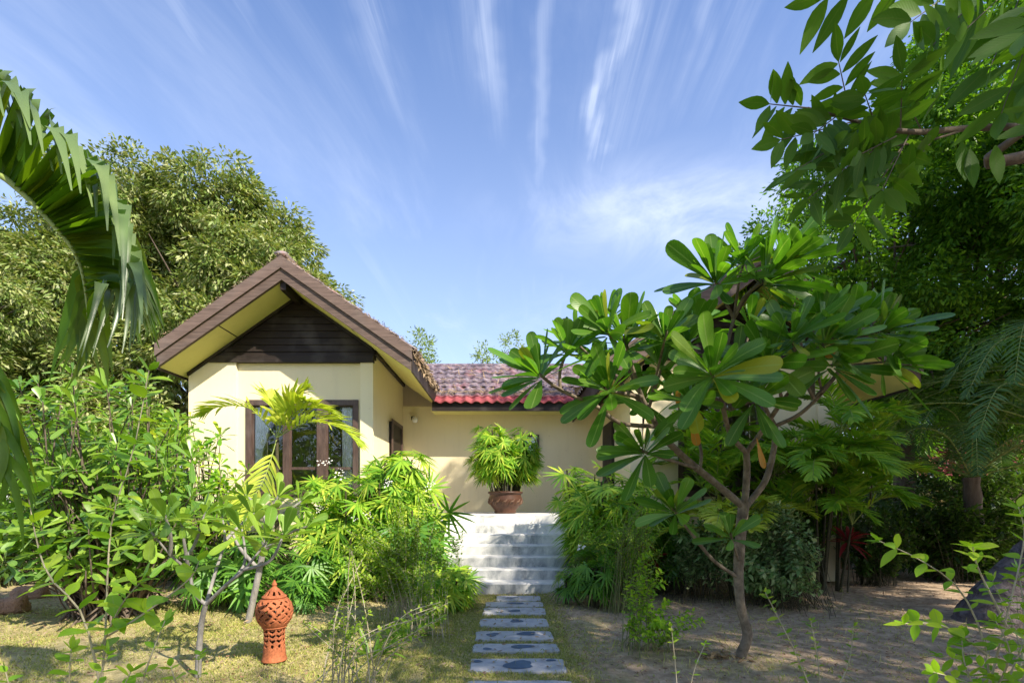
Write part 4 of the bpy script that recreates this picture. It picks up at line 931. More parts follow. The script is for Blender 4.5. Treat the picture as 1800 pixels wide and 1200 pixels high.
shrub('boundary_shrub', (13.5, 14.5, 0), [((13.5, 14.5, .8), (2.6, .8, .8))], 120, 30, .14, .06, 'low lime shrub glimpsed in sun below the neighbouring roof at right', 'l_weed', r2=.005)
tree('broadleaf_tree', (-22, 24, 0), (-22, 24, 2.5), [((-22, 24, 4.6), (4.5, 3, 3.2)), ((-17, 24, 3.6), (3.6, 3, 2.8))], 420, 60, .8, .25, .09, 'far left green tree behind the shrubs and hedge', 'l_mango', .25, nlimb=30)
# neighbour house (roof glimpsed)
nb = empty('neighbour_house', (16.5, 18, 0), 'neighbouring bungalow with pale pink tiled roof glimpsed through the palms at right', 'house')
b_ = MB(); b_.box(13.5, 21, 16.6, 21, 0, 2.1); b_.build('wall', M['wall'], nb, False)
tiles((12.8, 18.6, 3.9), (21.6, 18.6, 3.9), (0, -1, -.62), 2.7, 'tile', parent=nb)
for x in (14, 16, 18): b_ = MB(); b_.box(x, x+.2, 15.9, 16.1, 0, 2.2); b_.build('post', M['darkwood'], nb, False)

# ================================================================ tree that shades the garden; its low branches hang in at top right
def over_tree():
    b = np.array([9.5, -.8, 0]); t = empty('overhanging_tree', b, 'tree whose dark compound-leaved branch hangs in from the top right corner', 'tree')
    lobes = [((8.6, -.1, 7.2), (2.6, 2.4, 1.9)), ((10.6, .6, 9.5), (2.4, 2.4, 1.8)), ((7.2, -2.2, 6.6), (2.2, 2, 1.6)), ((10.8, 3.0, 7.6), (2.0, 1.8, 1.6)), ((7.9, 4.3, 6.6), (1.6, 1.8, 1.4))]
    tb = MB(); f = np.array([9.3, -.6, 3.4]); tb.tube(smooth([b, b*.5+f*.5, f], 8), np.linspace(.3, .2, 8), 10)
    for c, r in lobes:
        c = np.array(c); p = bez(f, (f+c)/2+[0, 0, .3], c, 7); tb.tube(p, np.linspace(.13, .05, 7), 7)
        for j in range(10):
            e = in_ell(1, c, np.array(r)*.95, .6)[0]; s = p[rng.integers(2, 7)]; tb.tube(bez(s, (s+e)/2+rng.normal(size=3)*.2, e, 6), np.linspace(.05, .01, 6), 5)
    tb.build('trunk', M['bark'], t)
    mb = MB(); crown_leaves(lobes, 640, 60, .5, .17, .07, .3, .5).into(mb, 'rhomb', .1); mb.build('crown', M['l_over'], t)
    # branches in view
    tw = MB(); lv = Leaves()
    c = smooth([f, np.array([5.5, .3, 3.3]), P(1950, 235, 1.9), P(1800, 224, 1.75), P(1700, 226, 1.7), P(1600, 232, 1.6), P(1510, 214, 1.55), P(1420, 190, 1.5)], 40); tw.tube(c, np.interp(np.linspace(0, 1, 40), [0, .4, 1], [.06, .012, .003]), 8)
    c = smooth([f, np.array([5., .4, 4.2]), P(2000, -60, 2.0), P(1850, -20, 1.8), P(1760, -30, 1.7), P(1660, -40, 1.65)], 30); tw.tube(c, np.interp(np.linspace(0, 1, 30), [0, .5, 1], [.05, .010, .004]), 8)
    tw.tube(smooth([P(1700, 226, 1.7), P(1640, 245, 1.65), P(1560, 258, 1.6), P(1520, 262, 1.6)], 10), np.linspace(.004, .002, 10), 5)
    def comp(p0, p1, Y0, Y1, n=5, L=60, W=20, sag=.0):
        a = P(p0[0], p0[1], Y0); b_ = P(p1[0], p1[1], Y1); mid = (a+b_)/2+np.array([0, 0, -sag]); c = smooth([a, mid, b_], 10); tw.tube(c, np.linspace(.0022, .0012, 10), 5)
        T = unit(b_-a); view = unit(-(a+b_)/2+np.array([0, 0, EYE])); Nn = unit(view+rng.normal(size=3)*.35); s = unit(np.cross(T, Nn)); m_ = (Y0+Y1)/2/F
        for i in range(n):
            f_ = .22+.74*i/(n-1); k = f_*9; p = c[int(min(k, 8))]*(1-(k-int(min(k, 8))))+c[int(min(k, 8))+1]*(k-int(min(k, 8)))
            for sg in (-1, 1):
                d = s*sg*.85+T*.55+rng.normal(size=3)*.12; l = L*m_*rng.uniform(.85, 1.15)*(1 if i < n-1 else .9)
                lv.add(p+s*sg*.003, d, Nn+rng.normal(size=3)*.35+s*sg*.2, l, W*m_*rng.uniform(.85, 1.15), rng.uniform(.0, .25))
        lv.add(c[-1], T+rng.normal(size=3)*.1, Nn+rng.normal(size=3)*.2, L*m_*1.05, W*m_, .05)
    for a in [((1497, 214), (1474, 108), 1.55, 1.45), ((1583, 230), (1586, 128), 1.6, 1.5), ((1420, 190), (1352, 183), 1.5, 1.45), ((1540, 222), (1520, 165), 1.58, 1.4), ((1500, 214), (1372, 246), 1.55, 1.45), ((1530, 220), (1398, 300), 1.57, 1.4), ((1560, 228), (1420, 350), 1.6, 1.45), ((1560, 258), (1455, 330), 1.6, 1.5), ((1590, 250), (1500, 395), 1.62, 1.5), ((1600, 232), (1550, 335), 1.62, 1.45),
              ((1640, 245), (1580, 320), 1.65, 1.5), ((1520, 262), (1440, 262), 1.6, 1.5), ((1545, 258), (1480, 300), 1.55, 1.4), ((1575, 240), (1515, 270), 1.55, 1.4), ((1620, 230), (1600, 190), 1.65, 1.6), ((1470, 205), (1430, 235), 1.5, 1.42)]:
        comp(*a, n=5)
    for a in [((1700, -35), (1600, 40), 1.68, 1.5), ((1740, -30), (1640, 80), 1.7, 1.5), ((1780, -25), (1700, 50), 1.72, 1.5), ((1800, -22), (1740, 120), 1.75, 1.5), ((1840, -20), (1760, 200), 1.8, 1.6), ((1860, -20), (1810, 140), 1.8, 1.6), ((1870, -20), (1770, 60), 1.8, 1.65), ((1660, -40), (1450, -5), 1.65, 1.5), ((1830, 0), (1800, 60), 1.6, 1.4), ((1900, 20), (1840, 220), 1.8, 1.6)]:
        comp(*a, n=5, L=74, W=24)
    for px, py in ((1690, 250), (1705, 262), (1750, 255)):
        lv.add(P(px, py, 1.7), [.1, 0, -1], [0, -1, .2], .13, .055, 0)
    tw.build('branch', M['bark'], t); mb = MB(); lv.into(mb, 'ellip', .08); mb.build('foliage', M['l_over'], t)
over_tree()
tree('garden_tree', (14, 5.0, 0), (13.8, 5, 4), [((11.6, 4.2, 8.6), (2.6, 1.9, 2.1)), ((13.0, 6.2, 9.6), (2.2, 2, 2.0)), ((9.9, 4.3, 8.6), (1.5, 1.3, 1.2)), ((7.6, 5.6, 10.4), (1.6, 1.1, 1.1))], 620, 60, .55, .18, .07, 'tree outside the frame at right that shades the right wing', 'l_dark', .25, nlimb=30, shell=.4)
tree('garden_tree', (3.6, -4.5, 0), (3.6, -4.2, 4), [((2.6, -3.2, 7.4), (2.2, 1.6, 1.2)), ((4.8, -4.4, 9.0), (2.2, 1.8, 1.3))], 60, 45, .5, .18, .07, 'tree behind the camera casting dappled shade on the lawn', 'l_dark', .2, nlimb=30, shell=.2)
tree('garden_tree', (9, -7, 0), (9, -7, 2.5), [((8, -6.5, 4.6), (4.0, 2.5, 3.4)), ((13, -4, 5), (3, 3, 3.5))], 420, 55, .7, .25, .1, 'unseen tree added behind the camera at right to block sky light', 'l_dark', .25, nlimb=30, shell=.6)  # out-of-view crowns added to cut the sky light from behind
tree('garden_tree', (-9, -9, 0), (-9, -9, 2.5), [((-9, -9, 4.6), (4.5, 2.5, 3)), ((-2, -11, 4), (4, 2.5, 3))], 260, 50, .7, .25, .1, 'tree behind the camera mirrored in the windows', 'l_dark', .25, nlimb=30, shell=.6)

# ================================================================ leaning trunk at right
tkb = np.array([5.95, 6.1, 0]); tk = empty('leaning_tree', tkb, 'thick rough grey-brown trunk leaning out of the frame at right', 'tree')
mb = MB(); c = smooth([tkb+[-.02, 0, -.25], tkb+[.0, 0, .08], tkb+[.2, -.02, .45], tkb+[.75, -.08, 1.15], tkb+[1.4, -.2, 2.4], tkb+[2.6, -.6, 4.4], tkb+[3.9, -1.0, 6.6]], 40)
r_ = np.interp(np.linspace(0, 1, 40), [0, .04, .09, .16, .3, 1], [.86, .74, .58, .44, .34, .16]); mb.tube(c, r_*(1+rng.normal(0, .02, 40)), 26)
th = np.arange(26)
v = mb.v[0].reshape(40, 26, 3); cc = c[:, None]; lobe = 1+.10*np.sin(np.arange(26)*2*np.pi/26*5+1)[None, :, None]*np.exp(-np.linspace(0, 1, 40)*10)[:, None, None]; mb.v[0] = (cc+(v-cc)*lobe*(1+rng.normal(0, .012, (40, 26, 1)))).reshape(-1, 3)
mb.build('trunk', M['palmbark'], tk)
lobes = [((9.0, 4.6, 7.6), (1.6, 1.4, 1.1)), ((10.4, 5.2, 8.2), (1.8, 1.4, 1.2))]
mb = MB(); crown_leaves(lobes, 160, 60, .5, .17, .07, .3, .3).into(mb, 'rhomb', .1); mb.build('crown', M['l_dark'], tk)

# ================================================================ foreground palm at left
def front_palm():
    b = np.array([-4.2, 2.0, 0]); t = empty('coconut_palm', b, 'broad pleated palm leaf arching down from the top left corner', 'palm')
    tr = MB(); tr.tube(smooth([b, b+[.1, 0, 1.4], b+[.15, 0, 2.9]], 12), np.linspace(.14, .10, 12), 14); tr.build('trunk', M['palmbark'], t)
    Y = 2.6; Z = lambda x, y: (x/2.4, 100+y/2.4)
    rp = [(-500, 420), (-300, 400), (-120, 440), (0, 500), (60, 545), (120, 600), (170, 650), (215, 700), (260, 750), (300, 800), (335, 870), (355, 950), (365, 1030), (372, 1110)]
    rP = [b+[.15, 0, 2.8]]+[P(*Z(*p), Y-.0*i) for i, p in enumerate(rp)]
    rc = smooth(rP, 60); rm = MB(); rm.tube(rc, np.linspace(.022, .004, 60), 7)
    rpx = np.array(rp, float)
    def rach(s):       # s in zoom-index units
        i = int(min(s, len(rp)-2)); f = s-i; return rpx[i]*(1-f)+rpx[i+1]*f
    ridge = np.array([(-60, 20), (35, 105), (100, 150), (205, 245), (300, 345), (395, 405), (455, 490), (505, 590), (530, 700), (560, 800), (580, 880), (560, 930), (520, 960), (470, 960), (430, 950)], float)
    tips = np.array([(20, 260), (95, 290), (165, 415), (285, 525), (343, 620), (428, 685), (490, 840), (520, 960), (505, 1110), (597, 1050), (600, 1150), (560, 1250), (450, 1210), (400, 1240), (330, 1230)], float)
    n = 34; paths = []; sides = []; wid = []; bp = []; bs = []; bw = []
    for i in range(n):
        f = i/(n-1); s = 1.2+f*(len(rp)-2.3); a = rach(s); q = f*(len(ridge)-1); k = int(min(q, len(ridge)-2)); g = q-k
        r = ridge[k]*(1-g)+ridge[k+1]*g; tp = tips[k]*(1-g)+tips[k+1]*g; tp = tp+rng.normal(0, 14, 2); r = r+rng.normal(0, 10, 2)
        Yb = Y; Yr = Y-.10+.10*math.sin(i*1.3); A_ = P(*Z(*a), Yb); R_ = P(*Z(*r), Yr); T_ = P(*Z(*tp), Yr-.12)
        w_ = .135*(1-.42*f)
        m1 = (A_+R_)/2+np.array([0, 0, .05]); seg = bez(A_, m1, R_, 9)
        nor = np.array([.15, -.8, .55]); sd_ = np.cross(unit(R_-A_), nor)
        paths.append(seg); sides.append(np.repeat(sd_[None], 9, 0)); wid.append(w_*np.interp(np.linspace(0, 1, 9), [0, .3, 1], [.30, .95, .62]))
        q1 = R_+(T_-R_)*.25+unit(R_-A_)*.03; sg2 = bez(R_, q1, T_, 9); bp.append(sg2)
        sA = np.cross(unit(T_-R_), np.array([.6, -.7, .2])); bs.append(np.linspace(0, 1, 9)[:, None]*sA+(1-np.linspace(0, 1, 9)[:, None])*unit(sd_)); bw.append(w_*np.interp(np.linspace(0, 1, 9), [0, .25, 1], [.62, .38, .05]))
    fm = MB(); fm.strips(np.array(paths), np.array(sides), np.array(wid), .30)
    fm2 = MB(); fm2.strips(np.array(bp), np.array(bs), np.array(bw), .12)
    # far-side leaflets, hanging in long arcs
    pp = []; ss = []; ww = []
    for i in range(46):
        f = i/45; a = rach(3+f*9.8); e = np.array([560+150*math.sin(f*2.6)-(f**2)*190, 1080+f*170]) + rng.normal(0, 22, 2); m_ = np.array([470+210*(1-f)+rng.normal(0, 18), 560+f*420])
        if f > .72: e = np.array([200+rng.uniform(0, 330), 1270+rng.uniform(-20, 140)]); m_ = np.array([a[0]+rng.uniform(-30, 110), a[1]+40])
        c = bez(P(*Z(*a), Y+.03), P(*Z(*m_), Y+.16), P(*Z(*e), Y+.14), 11)
        pp.append(c); sd_ = np.cross(unit(c[-1]-c[0]), np.array([.3, -.9, .1])); ss.append(np.repeat(sd_[None], 11, 0)); ww.append(.058*np.interp(np.linspace(0, 1, 11), [0, .2, .7, 1], [.4, 1, .7, .05]))
    fm.strips(np.array(pp), np.array(ss), np.array(ww), .14)
    fr = rm.build('frond', M['rachis'], t); fm.build('leaflets', M['l_coco'], fr); fm2.build('leaflet_tips', M['l_cocobend'], fr)
    # second, low frond at the left edge
    rm = MB(); pp = []; ss = []; ww = []; q = smooth([b+[.15, 0, 2.7], P(-160, 560, 2.5), P(-70, 600, 2.4), P(-30, 700, 2.35), P(-25, 800, 2.3)], 20); rm.tube(q, np.linspace(.02, .004, 20), 6)
    for i in range(26):
        k = 7+int(i*12/25); a = q[k]; e = a+np.array([rng.uniform(.0, .22), rng.uniform(-.1, .1), -rng.uniform(.25, .5)]); m_ = a+np.array([rng.uniform(.08, .2), 0, -.02])
        c = bez(a, m_, e, 9); pp.append(c); sd_ = np.cross(unit(e-a), np.array([.3, -.9, .1])); ss.append(np.repeat(sd_[None], 9, 0)); ww.append(.04*np.interp(np.linspace(0, 1, 9), [0, .2, .7, 1], [.4, 1, .7, .05]))
    fr = rm.build('frond', M['rachis'], t); mb = MB(); mb.strips(np.array(pp), np.array(ss), np.array(ww), .14); mb.build('leaflets', M['l_coco'], fr)
front_palm()

# ================================================================ areca in front of the window
ab = P(487, 1000, 7.9); ab[2] = 0
areca('areca_palm', ab, 2.42, 1, 'yellow-green areca palm with arching fronds in front of the left window', 'l_areca', nf=8, FL=1.15, LL=.44, W=.048, r0=.035,
  fdir=[(182, 45, 1.10), (-5, 50, .9), (-10, 22, 1.15), (30, 40, .9), (10, 76, .9), (150, 84, .85), (-25, 62, .85), (-97, -60, 1.15)], droop=.3)
# arecas on the right
for (px, by, Y, h, nst, lab, nf, mt) in (
   (1440, 985, 8.2, 2.5, 4, 'areca palm clump with long arching fronds hiding the corner pier of the right wing', 9, 'l_arecag'),
   (1215, 985, 8.8, 2.3, 2, 'areca palm in front of the dark window of the right wing', 8, 'l_arecag'),
   (1510, 985, 8.9, 2.2, 2, 'areca palm standing in the shade under the right eave of the house', 8, 'l_arecag'),
   (1250, 985, 8.6, 1.7, 3, 'bright green areca palm behind the frangipani trunk, left of the right-hand window', 6, 'l_arecag'),
   (1385, 985, 8.4, 1.9, 4, 'areca palm clump with yellow-green fronds in front of the right wing wall', 6, 'l_arecag'),
   (1470, 990, 8.2, 1.5, 3, 'areca palm clump beside the right corner pier of the house', 6, 'l_arecag'),
   (1290, 985, 7.6, .9, 3, 'low young areca palm with pale fronds below the right wing', 5, 'l_areca'),
   (1330, 900, 8.9, 4.4, 1, 'tall slender areca palm whose frond tip rises above the frangipani crown', 7, 'l_arecag')):
    bb = P(px, by, Y); bb[2] = 0; areca('areca_palm', bb, h, nst, lab, mt, nf=nf, FL=1.1, LL=.38, W=.042)
# dark feather palms on the right
def feather(base, h, label, nf=14, FL=2.2, mat='l_date'):
    base = np.array(base, float); t = empty('feather_palm', base, label, 'palm', 'dark feather palms at the right'); tr = MB(); tr.tube(smooth([base, base+[.05, 0, h*.5], base+[0, 0, h]], 10), np.linspace(.17, .13, 10)*(1+.1*np.sin(np.arange(10)*3)), 12); tr.build('trunk', M['bark'], t)
    rc = MB(); lv = Leaves(); top = base+[0, 0, h]
    for j in range(nf):
        az = j*2.4+rng.uniform(-.3, .3); el = R(rng.uniform(5, 75)); d = np.array([math.cos(az), math.sin(az), 0]); L_ = FL*rng.uniform(.85, 1.1)
        frond(lv, rc, [top, top+d*L_*.45*math.cos(el)+[0, 0, L_*.5*math.sin(el)], top+d*L_*(.8*math.cos(el)+.2)+[0, 0, L_*(.7*math.sin(el)-.12)], top+d*L_*(1.0*math.cos(el)+.3)+[0, 0, L_*(.7*math.sin(el)-.45)]], .46, .024, 46, .25, 60, .12, .014, .2)
    rc.build('rachis', M['rachis'], t); mb = MB(); lv.into(mb, 'lin4', .12); mb.build('foliage', M[mat], t)
feather((8.9, 9.8, 0), 1.9, 'dark feather palm beyond the right corner of the house, in deep shade')
feather((8.6, 8.0, 0), 2.6, 'large feather palm with long drooping leaves near the right edge', 16, 2.5)
feather((11.5, 12.2, 0), 1.6, 'farther feather palm below the pink neighbouring roof', 12, 2.0)
feather((9.9, 8.6, 0), 3.4, 'tallest feather palm at the right edge with fronds crossing the dark tree', 16, 2.5)
feather((7.2, 11.0, 0), .8, 'short feather palm on the ground behind the corner pier', 12, 1.5)

# ================================================================ lady palms beside the steps
def lp(px, Y, h, spread, ns, lab, mat='l_lady', L=.30, nleaf=9, hmin=.35):
    L *= 1.12; ns = max(2, int(ns*.76))
    lady_palm('lady_palm', ((px-CX)/F*Y, Y, 0), h, spread, ns, lab, mat, L, .030*L/.3, nleaf, 'lady palms', hmin)
lp(610, 7.9, 2.25, .62, 30, 'bright yellow-green lady palm clump right below the left window')
lp(672, 8.1, 2.5, .55, 34, 'tall lady palm clump between the window and the steps', 'l_lady')
lp(712, 8.4, 2.7, .42, 28, 'tallest lady palm with stiff dark fans, at the left side of the steps', 'l_lady', .36)
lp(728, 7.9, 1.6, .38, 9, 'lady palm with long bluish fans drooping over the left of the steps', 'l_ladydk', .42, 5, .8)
lp(768, 6.9, .58, .42, 26, 'low bushy lady palm spilling beside the first steps at left', 'l_lady', .25, 8, .3)
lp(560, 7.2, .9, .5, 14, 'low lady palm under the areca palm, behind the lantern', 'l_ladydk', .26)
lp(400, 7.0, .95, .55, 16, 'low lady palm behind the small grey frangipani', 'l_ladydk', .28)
lp(1038, 8.5, 2.35, .38, 28, 'upright lady palm at the right side of the steps', 'l_lady', .30)
lp(1080, 8.1, 2.1, .55, 32, 'sunlit arching lady palm clump right of the steps', 'l_lady', .32)
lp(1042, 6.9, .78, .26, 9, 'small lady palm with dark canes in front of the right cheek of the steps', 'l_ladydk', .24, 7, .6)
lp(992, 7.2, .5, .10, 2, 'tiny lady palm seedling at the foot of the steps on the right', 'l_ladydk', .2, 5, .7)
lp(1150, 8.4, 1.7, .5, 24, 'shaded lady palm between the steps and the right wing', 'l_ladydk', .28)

# ================================================================ fine shrubs
def pxlobe(px, py, Y, rx, ry, rz, w_=1): return (tuple(P(px, py, Y)), (rx/F*Y, ry, rz/F*Y), w_)
def fs(name, px, Y, lobes, n, nl, L, W, lab, mat, bark='twig', **k):
    return shrub(name, ((px-CX)/F*Y, Y, 0), lobes, n, nl, L, W, lab, mat, bark, **k)
wr = fs('flowering_shrub', 720, 6.0, [pxlobe(680, 950, 6.0, 90, .35, 80), pxlobe(730, 900, 6.1, 60, .3, 60), pxlobe(640, 980, 5.9, 60, .3, 60)], 100, 40, .068, .030, 'airy fine-leaved shrub with pale twigs and white flowers in front of the lady palms', 'l_weed', 'twig', prof='ell5', start=.38, r2=.0028)
fl = Leaves()
for px, py in ((573, 806), (675, 845), (750, 852), (562, 888), (640, 905), (600, 832)):
    c = P(px, py, 6.0)
    for j in range(3):
        rosette(fl, c+rng.normal(size=3)*.035, jit([.2, -1, .4], .3), 5, .034, .019, 5, 25, .1)
mb = MB(); fl.into(mb, 'ell5', .1); mb.build('blossom', M['petal'], wr)
fl = Leaves(); wf = fs('flowering_shrub', 1010, 7.6, [pxlobe(1060, 930, 7.4, 50, .3, 60), pxlobe(1100, 960, 7.2, 60, .3, 50)], 50, 26, .06, .028, 'small shrub with one white flower beside the right cheek of the steps', 'l_ladydk' if False else 'l_dark', 'gtwig', prof='ell5')
rosette(fl, P(1021, 960, 7.2), np.array([-.2, -1, .3]), 6, .06, .035, 5, 30, .1); mb = MB(); fl.into(mb, 'ell5', .1); mb.build('blossom', M['petal'], wf)
fs('twiggy_shrub', 750, 5.4, [pxlobe(750, 980, 5.4, 70, .3, 90), pxlobe(765, 1020, 5.6, 35, .3, 60)], 26, 34, .062, .028, 'thin upright shrub of pale stems left of the stepping stones', 'l_weed', 'twig', prof='ell5', r2=.003)
# foreground pale twig plant
fs('twiggy_shrub', 600, 3.5, [pxlobe(560, 1080, 3.4, 70, .25, 45), pxlobe(690, 1100, 3.4, 90, .25, 40), pxlobe(610, 1010, 3.5, 40, .2, 80, .7), pxlobe(780, 1075, 3.4, 30, .2, 20, .3)], 24, 26, .042, .022, 'nearly bare pale twig plant with tiny yellow-green leaves at the bottom edge', 'l_weed', 'twig', prof='ell5', r2=.006)
# shrub right of the path
fs('leafy_shrub', 1130, 4.9, [pxlobe(1165, 1070, 4.9, 75, .35, 40), pxlobe(1130, 1010, 5.0, 35, .25, 45), pxlobe(1190, 1100, 4.8, 60, .35, 35)], 34, 24, .07, .036, 'small bright-leaved shrub between the stepping stones and the frangipani trunk', 'l_lime', 'gtwig', prof='ell5', r2=.005)
fs('leafy_shrub', 1095, 6.6, [pxlobe(1110, 940, 6.6, 60, .3, 80), pxlobe(1150, 900, 6.7, 50, .3, 50)], 70, 26, .055, .025, 'tall thin shrub with brownish stems right of the small lady palm', 'l_arecag', 'gtwig', prof='ell5', r2=.005)
# variegated
fs('variegated_shrub', 1370, 7.2, [pxlobe(1370, 965, 7.1, 75, .45, 65), pxlobe(1340, 1000, 6.9, 75, .4, 35), pxlobe(1290, 940, 7.2, 55, .4, 60), pxlobe(1330, 900, 7.3, 60, .4, 30)], 330, 22, .10, .05, 'rounded grey-green variegated shrub behind the frangipani trunk', 'l_varieg', 'cane', prof='ell5', r2=.0035, droop=.5, jb=.28)
# cordylines
def cordy(px, by, Y, h, lab, mat='l_red', n=26, L=.42):
    b = P(px, by, Y); b[2] = 0; t = empty('cordyline', b, lab, 'cordyline', 'red-leaved cordylines'); s = MB(); s.tube([b, b+[.02, 0, h*.5], b+[0, 0, h]], [.014, .012, .010], 6); s.build('stem', M['cane'], t)
    l = Leaves(); rosette(l, b+np.array([0, 0, h]), np.array([0, -.1, 1.]), n, L, .07, -10, 80, .35); mb = MB(); l.into(mb, 'ellip', .12); mb.build('foliage', M[mat], t)
cordy(1490, 1000, 8.1, .85, 'dark red cordyline in the shade right of the corner pier')
cordy(1115, 1000, 7.6, .85, 'red-tinged cordyline half hidden between shrubs right of the steps', n=20, L=.32)
cordy(1150, 1000, 7.9, .6, 'shorter red cordyline deep between the shrubs near the right wing', n=18, L=.30)
fs('variegated_shrub', 1230, 7.6, [pxlobe(1230, 960, 7.6, 50, .4, 50)], 90, 20, .09, .045, 'smaller grey-green shrub left of the rounded variegated one', 'l_varieg', 'cane', prof='ell5', r2=.0035, droop=.5, jb=.28)
fs('leafy_shrub', 1185, 8.2, [pxlobe(1190, 940, 8.2, 70, .4, 60)], 90, 24, .10, .045, 'dark filler shrub at the foot of the right wing wall', 'l_dark', 'cane', prof='ell5', r2=.006)
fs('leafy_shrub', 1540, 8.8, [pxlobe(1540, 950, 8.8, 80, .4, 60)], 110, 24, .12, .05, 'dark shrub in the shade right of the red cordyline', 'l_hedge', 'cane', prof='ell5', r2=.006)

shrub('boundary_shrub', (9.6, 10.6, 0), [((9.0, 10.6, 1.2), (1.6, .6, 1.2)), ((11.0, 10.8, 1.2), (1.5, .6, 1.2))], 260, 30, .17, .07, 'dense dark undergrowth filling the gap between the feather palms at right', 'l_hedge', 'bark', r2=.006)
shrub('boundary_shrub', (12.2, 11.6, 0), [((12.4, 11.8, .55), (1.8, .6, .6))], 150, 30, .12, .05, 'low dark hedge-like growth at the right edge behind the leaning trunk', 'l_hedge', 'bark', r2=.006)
fs('leafy_shrub', 690, 7.4, [pxlobe(620, 990, 7.4, 110, .4, 60), pxlobe(740, 990, 7.5, 70, .4, 70)], 190, 24, .10, .045, 'dark green undergrowth beneath the lady palms left of the steps', 'l_dark', 'cane', prof='ell5', r2=.006)
fs('leafy_shrub', 1420, 8.6, [pxlobe(1420, 860, 8.7, 90, .4, 90)], 120, 26, .14, .055, 'broad dark shrub against the right wing wall among the areca palms', 'l_dark', 'cane', r2=.006)

shrub('boundary_shrub', (8.0, 9.3, 0), [((7.6, 9.4, .9), (1.0, .4, .9)), ((8.8, 9.5, .7), (1.0, .4, .7))], 240, 28, .15, .06, 'blackish green shrub mass added to deepen the shade between the cordyline and the leaning trunk', 'l_hedge', 'cane', r2=.006)  # dark-leaved mass added to deepen the shade at right
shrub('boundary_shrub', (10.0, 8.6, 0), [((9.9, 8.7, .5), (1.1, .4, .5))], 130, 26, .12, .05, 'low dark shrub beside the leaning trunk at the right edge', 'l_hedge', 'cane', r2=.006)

# strap-leaved lilies
def strap(px, Y, n, L, lab):
    b = np.array([(px-CX)/F*Y, Y, 0]); l = Leaves()
    for i in range(n):
        az = rng.uniform(0, 6.28); el = rng.uniform(.5, 1.3); l.add(b+[math.cos(az)*.07, math.sin(az)*.05, 0], [math.cos(az)*math.cos(el), math.sin(az)*math.cos(el), math.sin(el)], [math.cos(az+3.14), math.sin(az+3.14), 1.2], L*rng.uniform(.6, 1.1), .045, rng.uniform(.1, .5))
    mb = MB(); l.into(mb, 'lin', .15); o = mb.build('spider_lily', M['l_strap']); tag(o, lab, 'lily', 'strap-leaved lilies'); return o
strap(655, 4.8, 22, .38, 'strap-leaved lily clump nearest the pale twig plant'); strap(715, 5.4, 22, .34, 'strap-leaved lily clump midway along the bed left of the path'); strap(755, 5.9, 20, .30, 'strap-leaved lily clump closest to the low lady palm')

# ================================================================ foreground saplings
def sapling(name, stems, L, W, lab, mat='l_lime', group='foreground saplings', pair=True, nl=9, r=.006, bark='twig', start=.15):
    b = P(*stems[0][0]); b[2] = 0; t = empty(name, b, lab, 'sapling', group); tb = MB(); lv = Leaves()
    for s in stems:
        sprig(lv, tb, [P(*p) for p in s[:-1]] if isinstance(s[-1], int) else [P(*p) for p in s], s[-1] if isinstance(s[-1], int) else nl, L, W, r, .45, .3, start, pair)
    tb.build('stem', M[bark], t); mb = MB(); lv.into(mb, 'ellip', .1); mb.build('foliage', M[mat], t)
sapling('sapling', [[(170, 1300, 2.6), (185, 1120, 2.6), (190, 990, 2.6), (200, 900, 2.6), (235, 790, 2.6), (262, 650, 2.6), 16], [(175, 1200, 2.6), (145, 1080, 2.55), (85, 1010, 2.5), (60, 930, 2.5), (50, 860, 2.5), 10], [(180, 1130, 2.6), (215, 1060, 2.5), (250, 1020, 2.5), 7], [(185, 1120, 2.6), (250, 1080, 2.5), (330, 1020, 2.4), (350, 985, 2.4), 6]],
  .15, .075, 'tall thin sapling with bright oval leaves in the left foreground')
sapling('sapling', [[(110, 1330, 2.3), (120, 1220, 2.3), (125, 1140, 2.3), 7], [(120, 1330, 2.3), (150, 1250, 2.2), (190, 1150, 2.2), 7], [(140, 1330, 2.3), (190, 1260, 2.3), (230, 1180, 2.3), 6], [(230, 1330, 2.3), (250, 1200, 2.3), (290, 1090, 2.3), 5], [(60, 1330, 2.3), (30, 1260, 2.3), (10, 1180, 2.3), 3]],
  .095, .052, 'low sapling sprouting lime leaves at the bottom left corner')
sapling('sapling', [[(330, 1320, 2.7), (345, 1230, 2.7), (350, 1150, 2.7), 5], [(340, 1270, 2.7), (310, 1200, 2.6), (300, 1170, 2.6), 3]], .09, .048, 'small leafy sprout at the bottom edge below the grey frangipani')
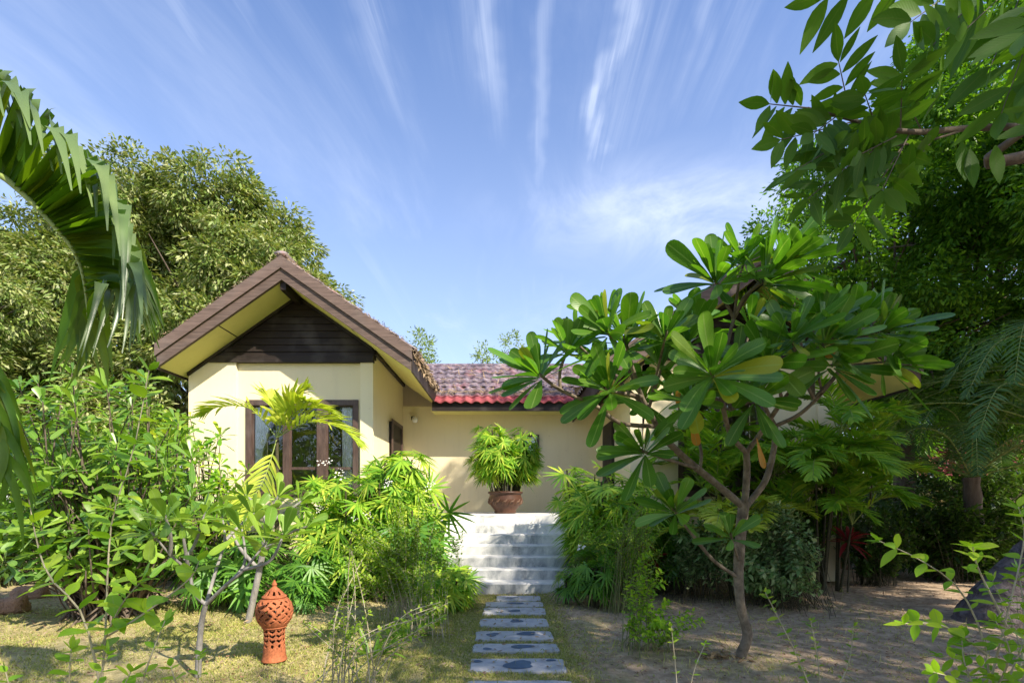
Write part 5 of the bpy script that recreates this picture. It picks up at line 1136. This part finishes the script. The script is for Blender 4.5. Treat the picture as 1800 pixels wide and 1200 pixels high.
sapling('sapling', [[(1740, 1300, 2.6), (1735, 1150, 2.6), (1690, 1040, 2.6), (1620, 985, 2.5), (1545, 950, 2.4), 11], [(1740, 1200, 2.6), (1770, 1080, 2.5), (1800, 950, 2.5), (1790, 890, 2.5), 9], [(1735, 1150, 2.6), (1660, 1100, 2.5), (1590, 1095, 2.4), 7], [(1750, 1250, 2.6), (1790, 1150, 2.5), (1830, 1060, 2.5), 8], [(1740, 1250, 2.6), (1700, 1180, 2.5), (1690, 1120, 2.5), 7], [(1770, 1100, 2.5), (1720, 1000, 2.45), (1710, 960, 2.4), 7], [(1745, 1220, 2.6), (1775, 1150, 2.4), (1750, 1090, 2.4), 8], [(1780, 1280, 2.6), (1760, 1190, 2.6), (1650, 1150, 2.7), 9], [(1780, 1280, 2.6), (1800, 1160, 2.7), (1745, 1020, 2.8), 11], [(1760, 1280, 2.6), (1720, 1210, 2.5), (1640, 1180, 2.4), 8], [(1780, 1280, 2.6), (1800, 1100, 2.8), (1790, 1000, 2.9), 10]],
  .10, .052, 'bushy green sapling reaching in from the bottom right corner')
sapling('sapling', [[(1445, 1320, 3.0), (1440, 1180, 3.0), (1425, 1090, 3.0), 12], [(1445, 1260, 3.0), (1400, 1150, 3.0), (1345, 1040, 3.0), 16], [(1450, 1250, 3.0), (1490, 1170, 3.0), (1500, 1100, 3.0), 10]],
  .06, .030, 'thin upright sapling with small yellow-green leaves right of the frangipani trunk', 'l_weed')
sapling('sapling', [[(1170, 1330, 3.0), (1190, 1230, 3.0), (1180, 1100, 3.0), 9], [(1210, 1330, 3.0), (1215, 1200, 3.0), (1240, 1130, 3.0), 7]], .05, .026, 'slender sapling at the bottom edge right of the stepping stones', 'l_lime')
cl_ = fs('climbing_shrub', 800, 7.0, [pxlobe(800, 940, 7.0, 25, .2, 20)], 10, 18, .06, .03, 'thin vine trailing across the left end of the steps', 'l_dark', 'gtwig', prof='ell5', r2=.003)

# rocks, debris
def rock(px, py, Y, r, lab):
    b = P(px, py, Y); b[2] = 0; mb = MB(); pr_ = [(math.sin(a)*r, -math.cos(a)*r*.62+r*.35) for a in np.linspace(0.02, np.pi-.02, 14)]; mb.lathe(pr_, 20, b)
    v = mb.v[0]; d = v-b; mb.v[0] = b+d*(1+.13*np.sin(d[:, :1]*19+d[:, 1:2]*13+px)+.10*np.sin(d[:, 2:3]*31+d[:, :1]*11)); tag(mb.build('rock', M['rock']), lab, 'rock', 'orange garden rocks')
rock(18, 1058, 6.7, .22, 'rounded orange rock on the sand at the left edge'); rock(55, 1035, 7.6, .22, 'darker brown rock just behind the rounded orange one')
n = 130; lv = Leaves(); c = P(1265, 1162, 4.7); c[2] = .03; lv.add(c+rng.normal(size=(n, 3))*[.12, .09, .01], rdir(n)*[1, 1, .3], rdir(n)+[0, 0, 1], .07, .025, 0); mb = MB(); lv.into(mb, 'ell5', .15)
tag(mb.build('leaf_pile', M['l_dry']), 'little heap of dry leaves at the foot of the frangipani trunk', 'leaf pile', kind='stuff')
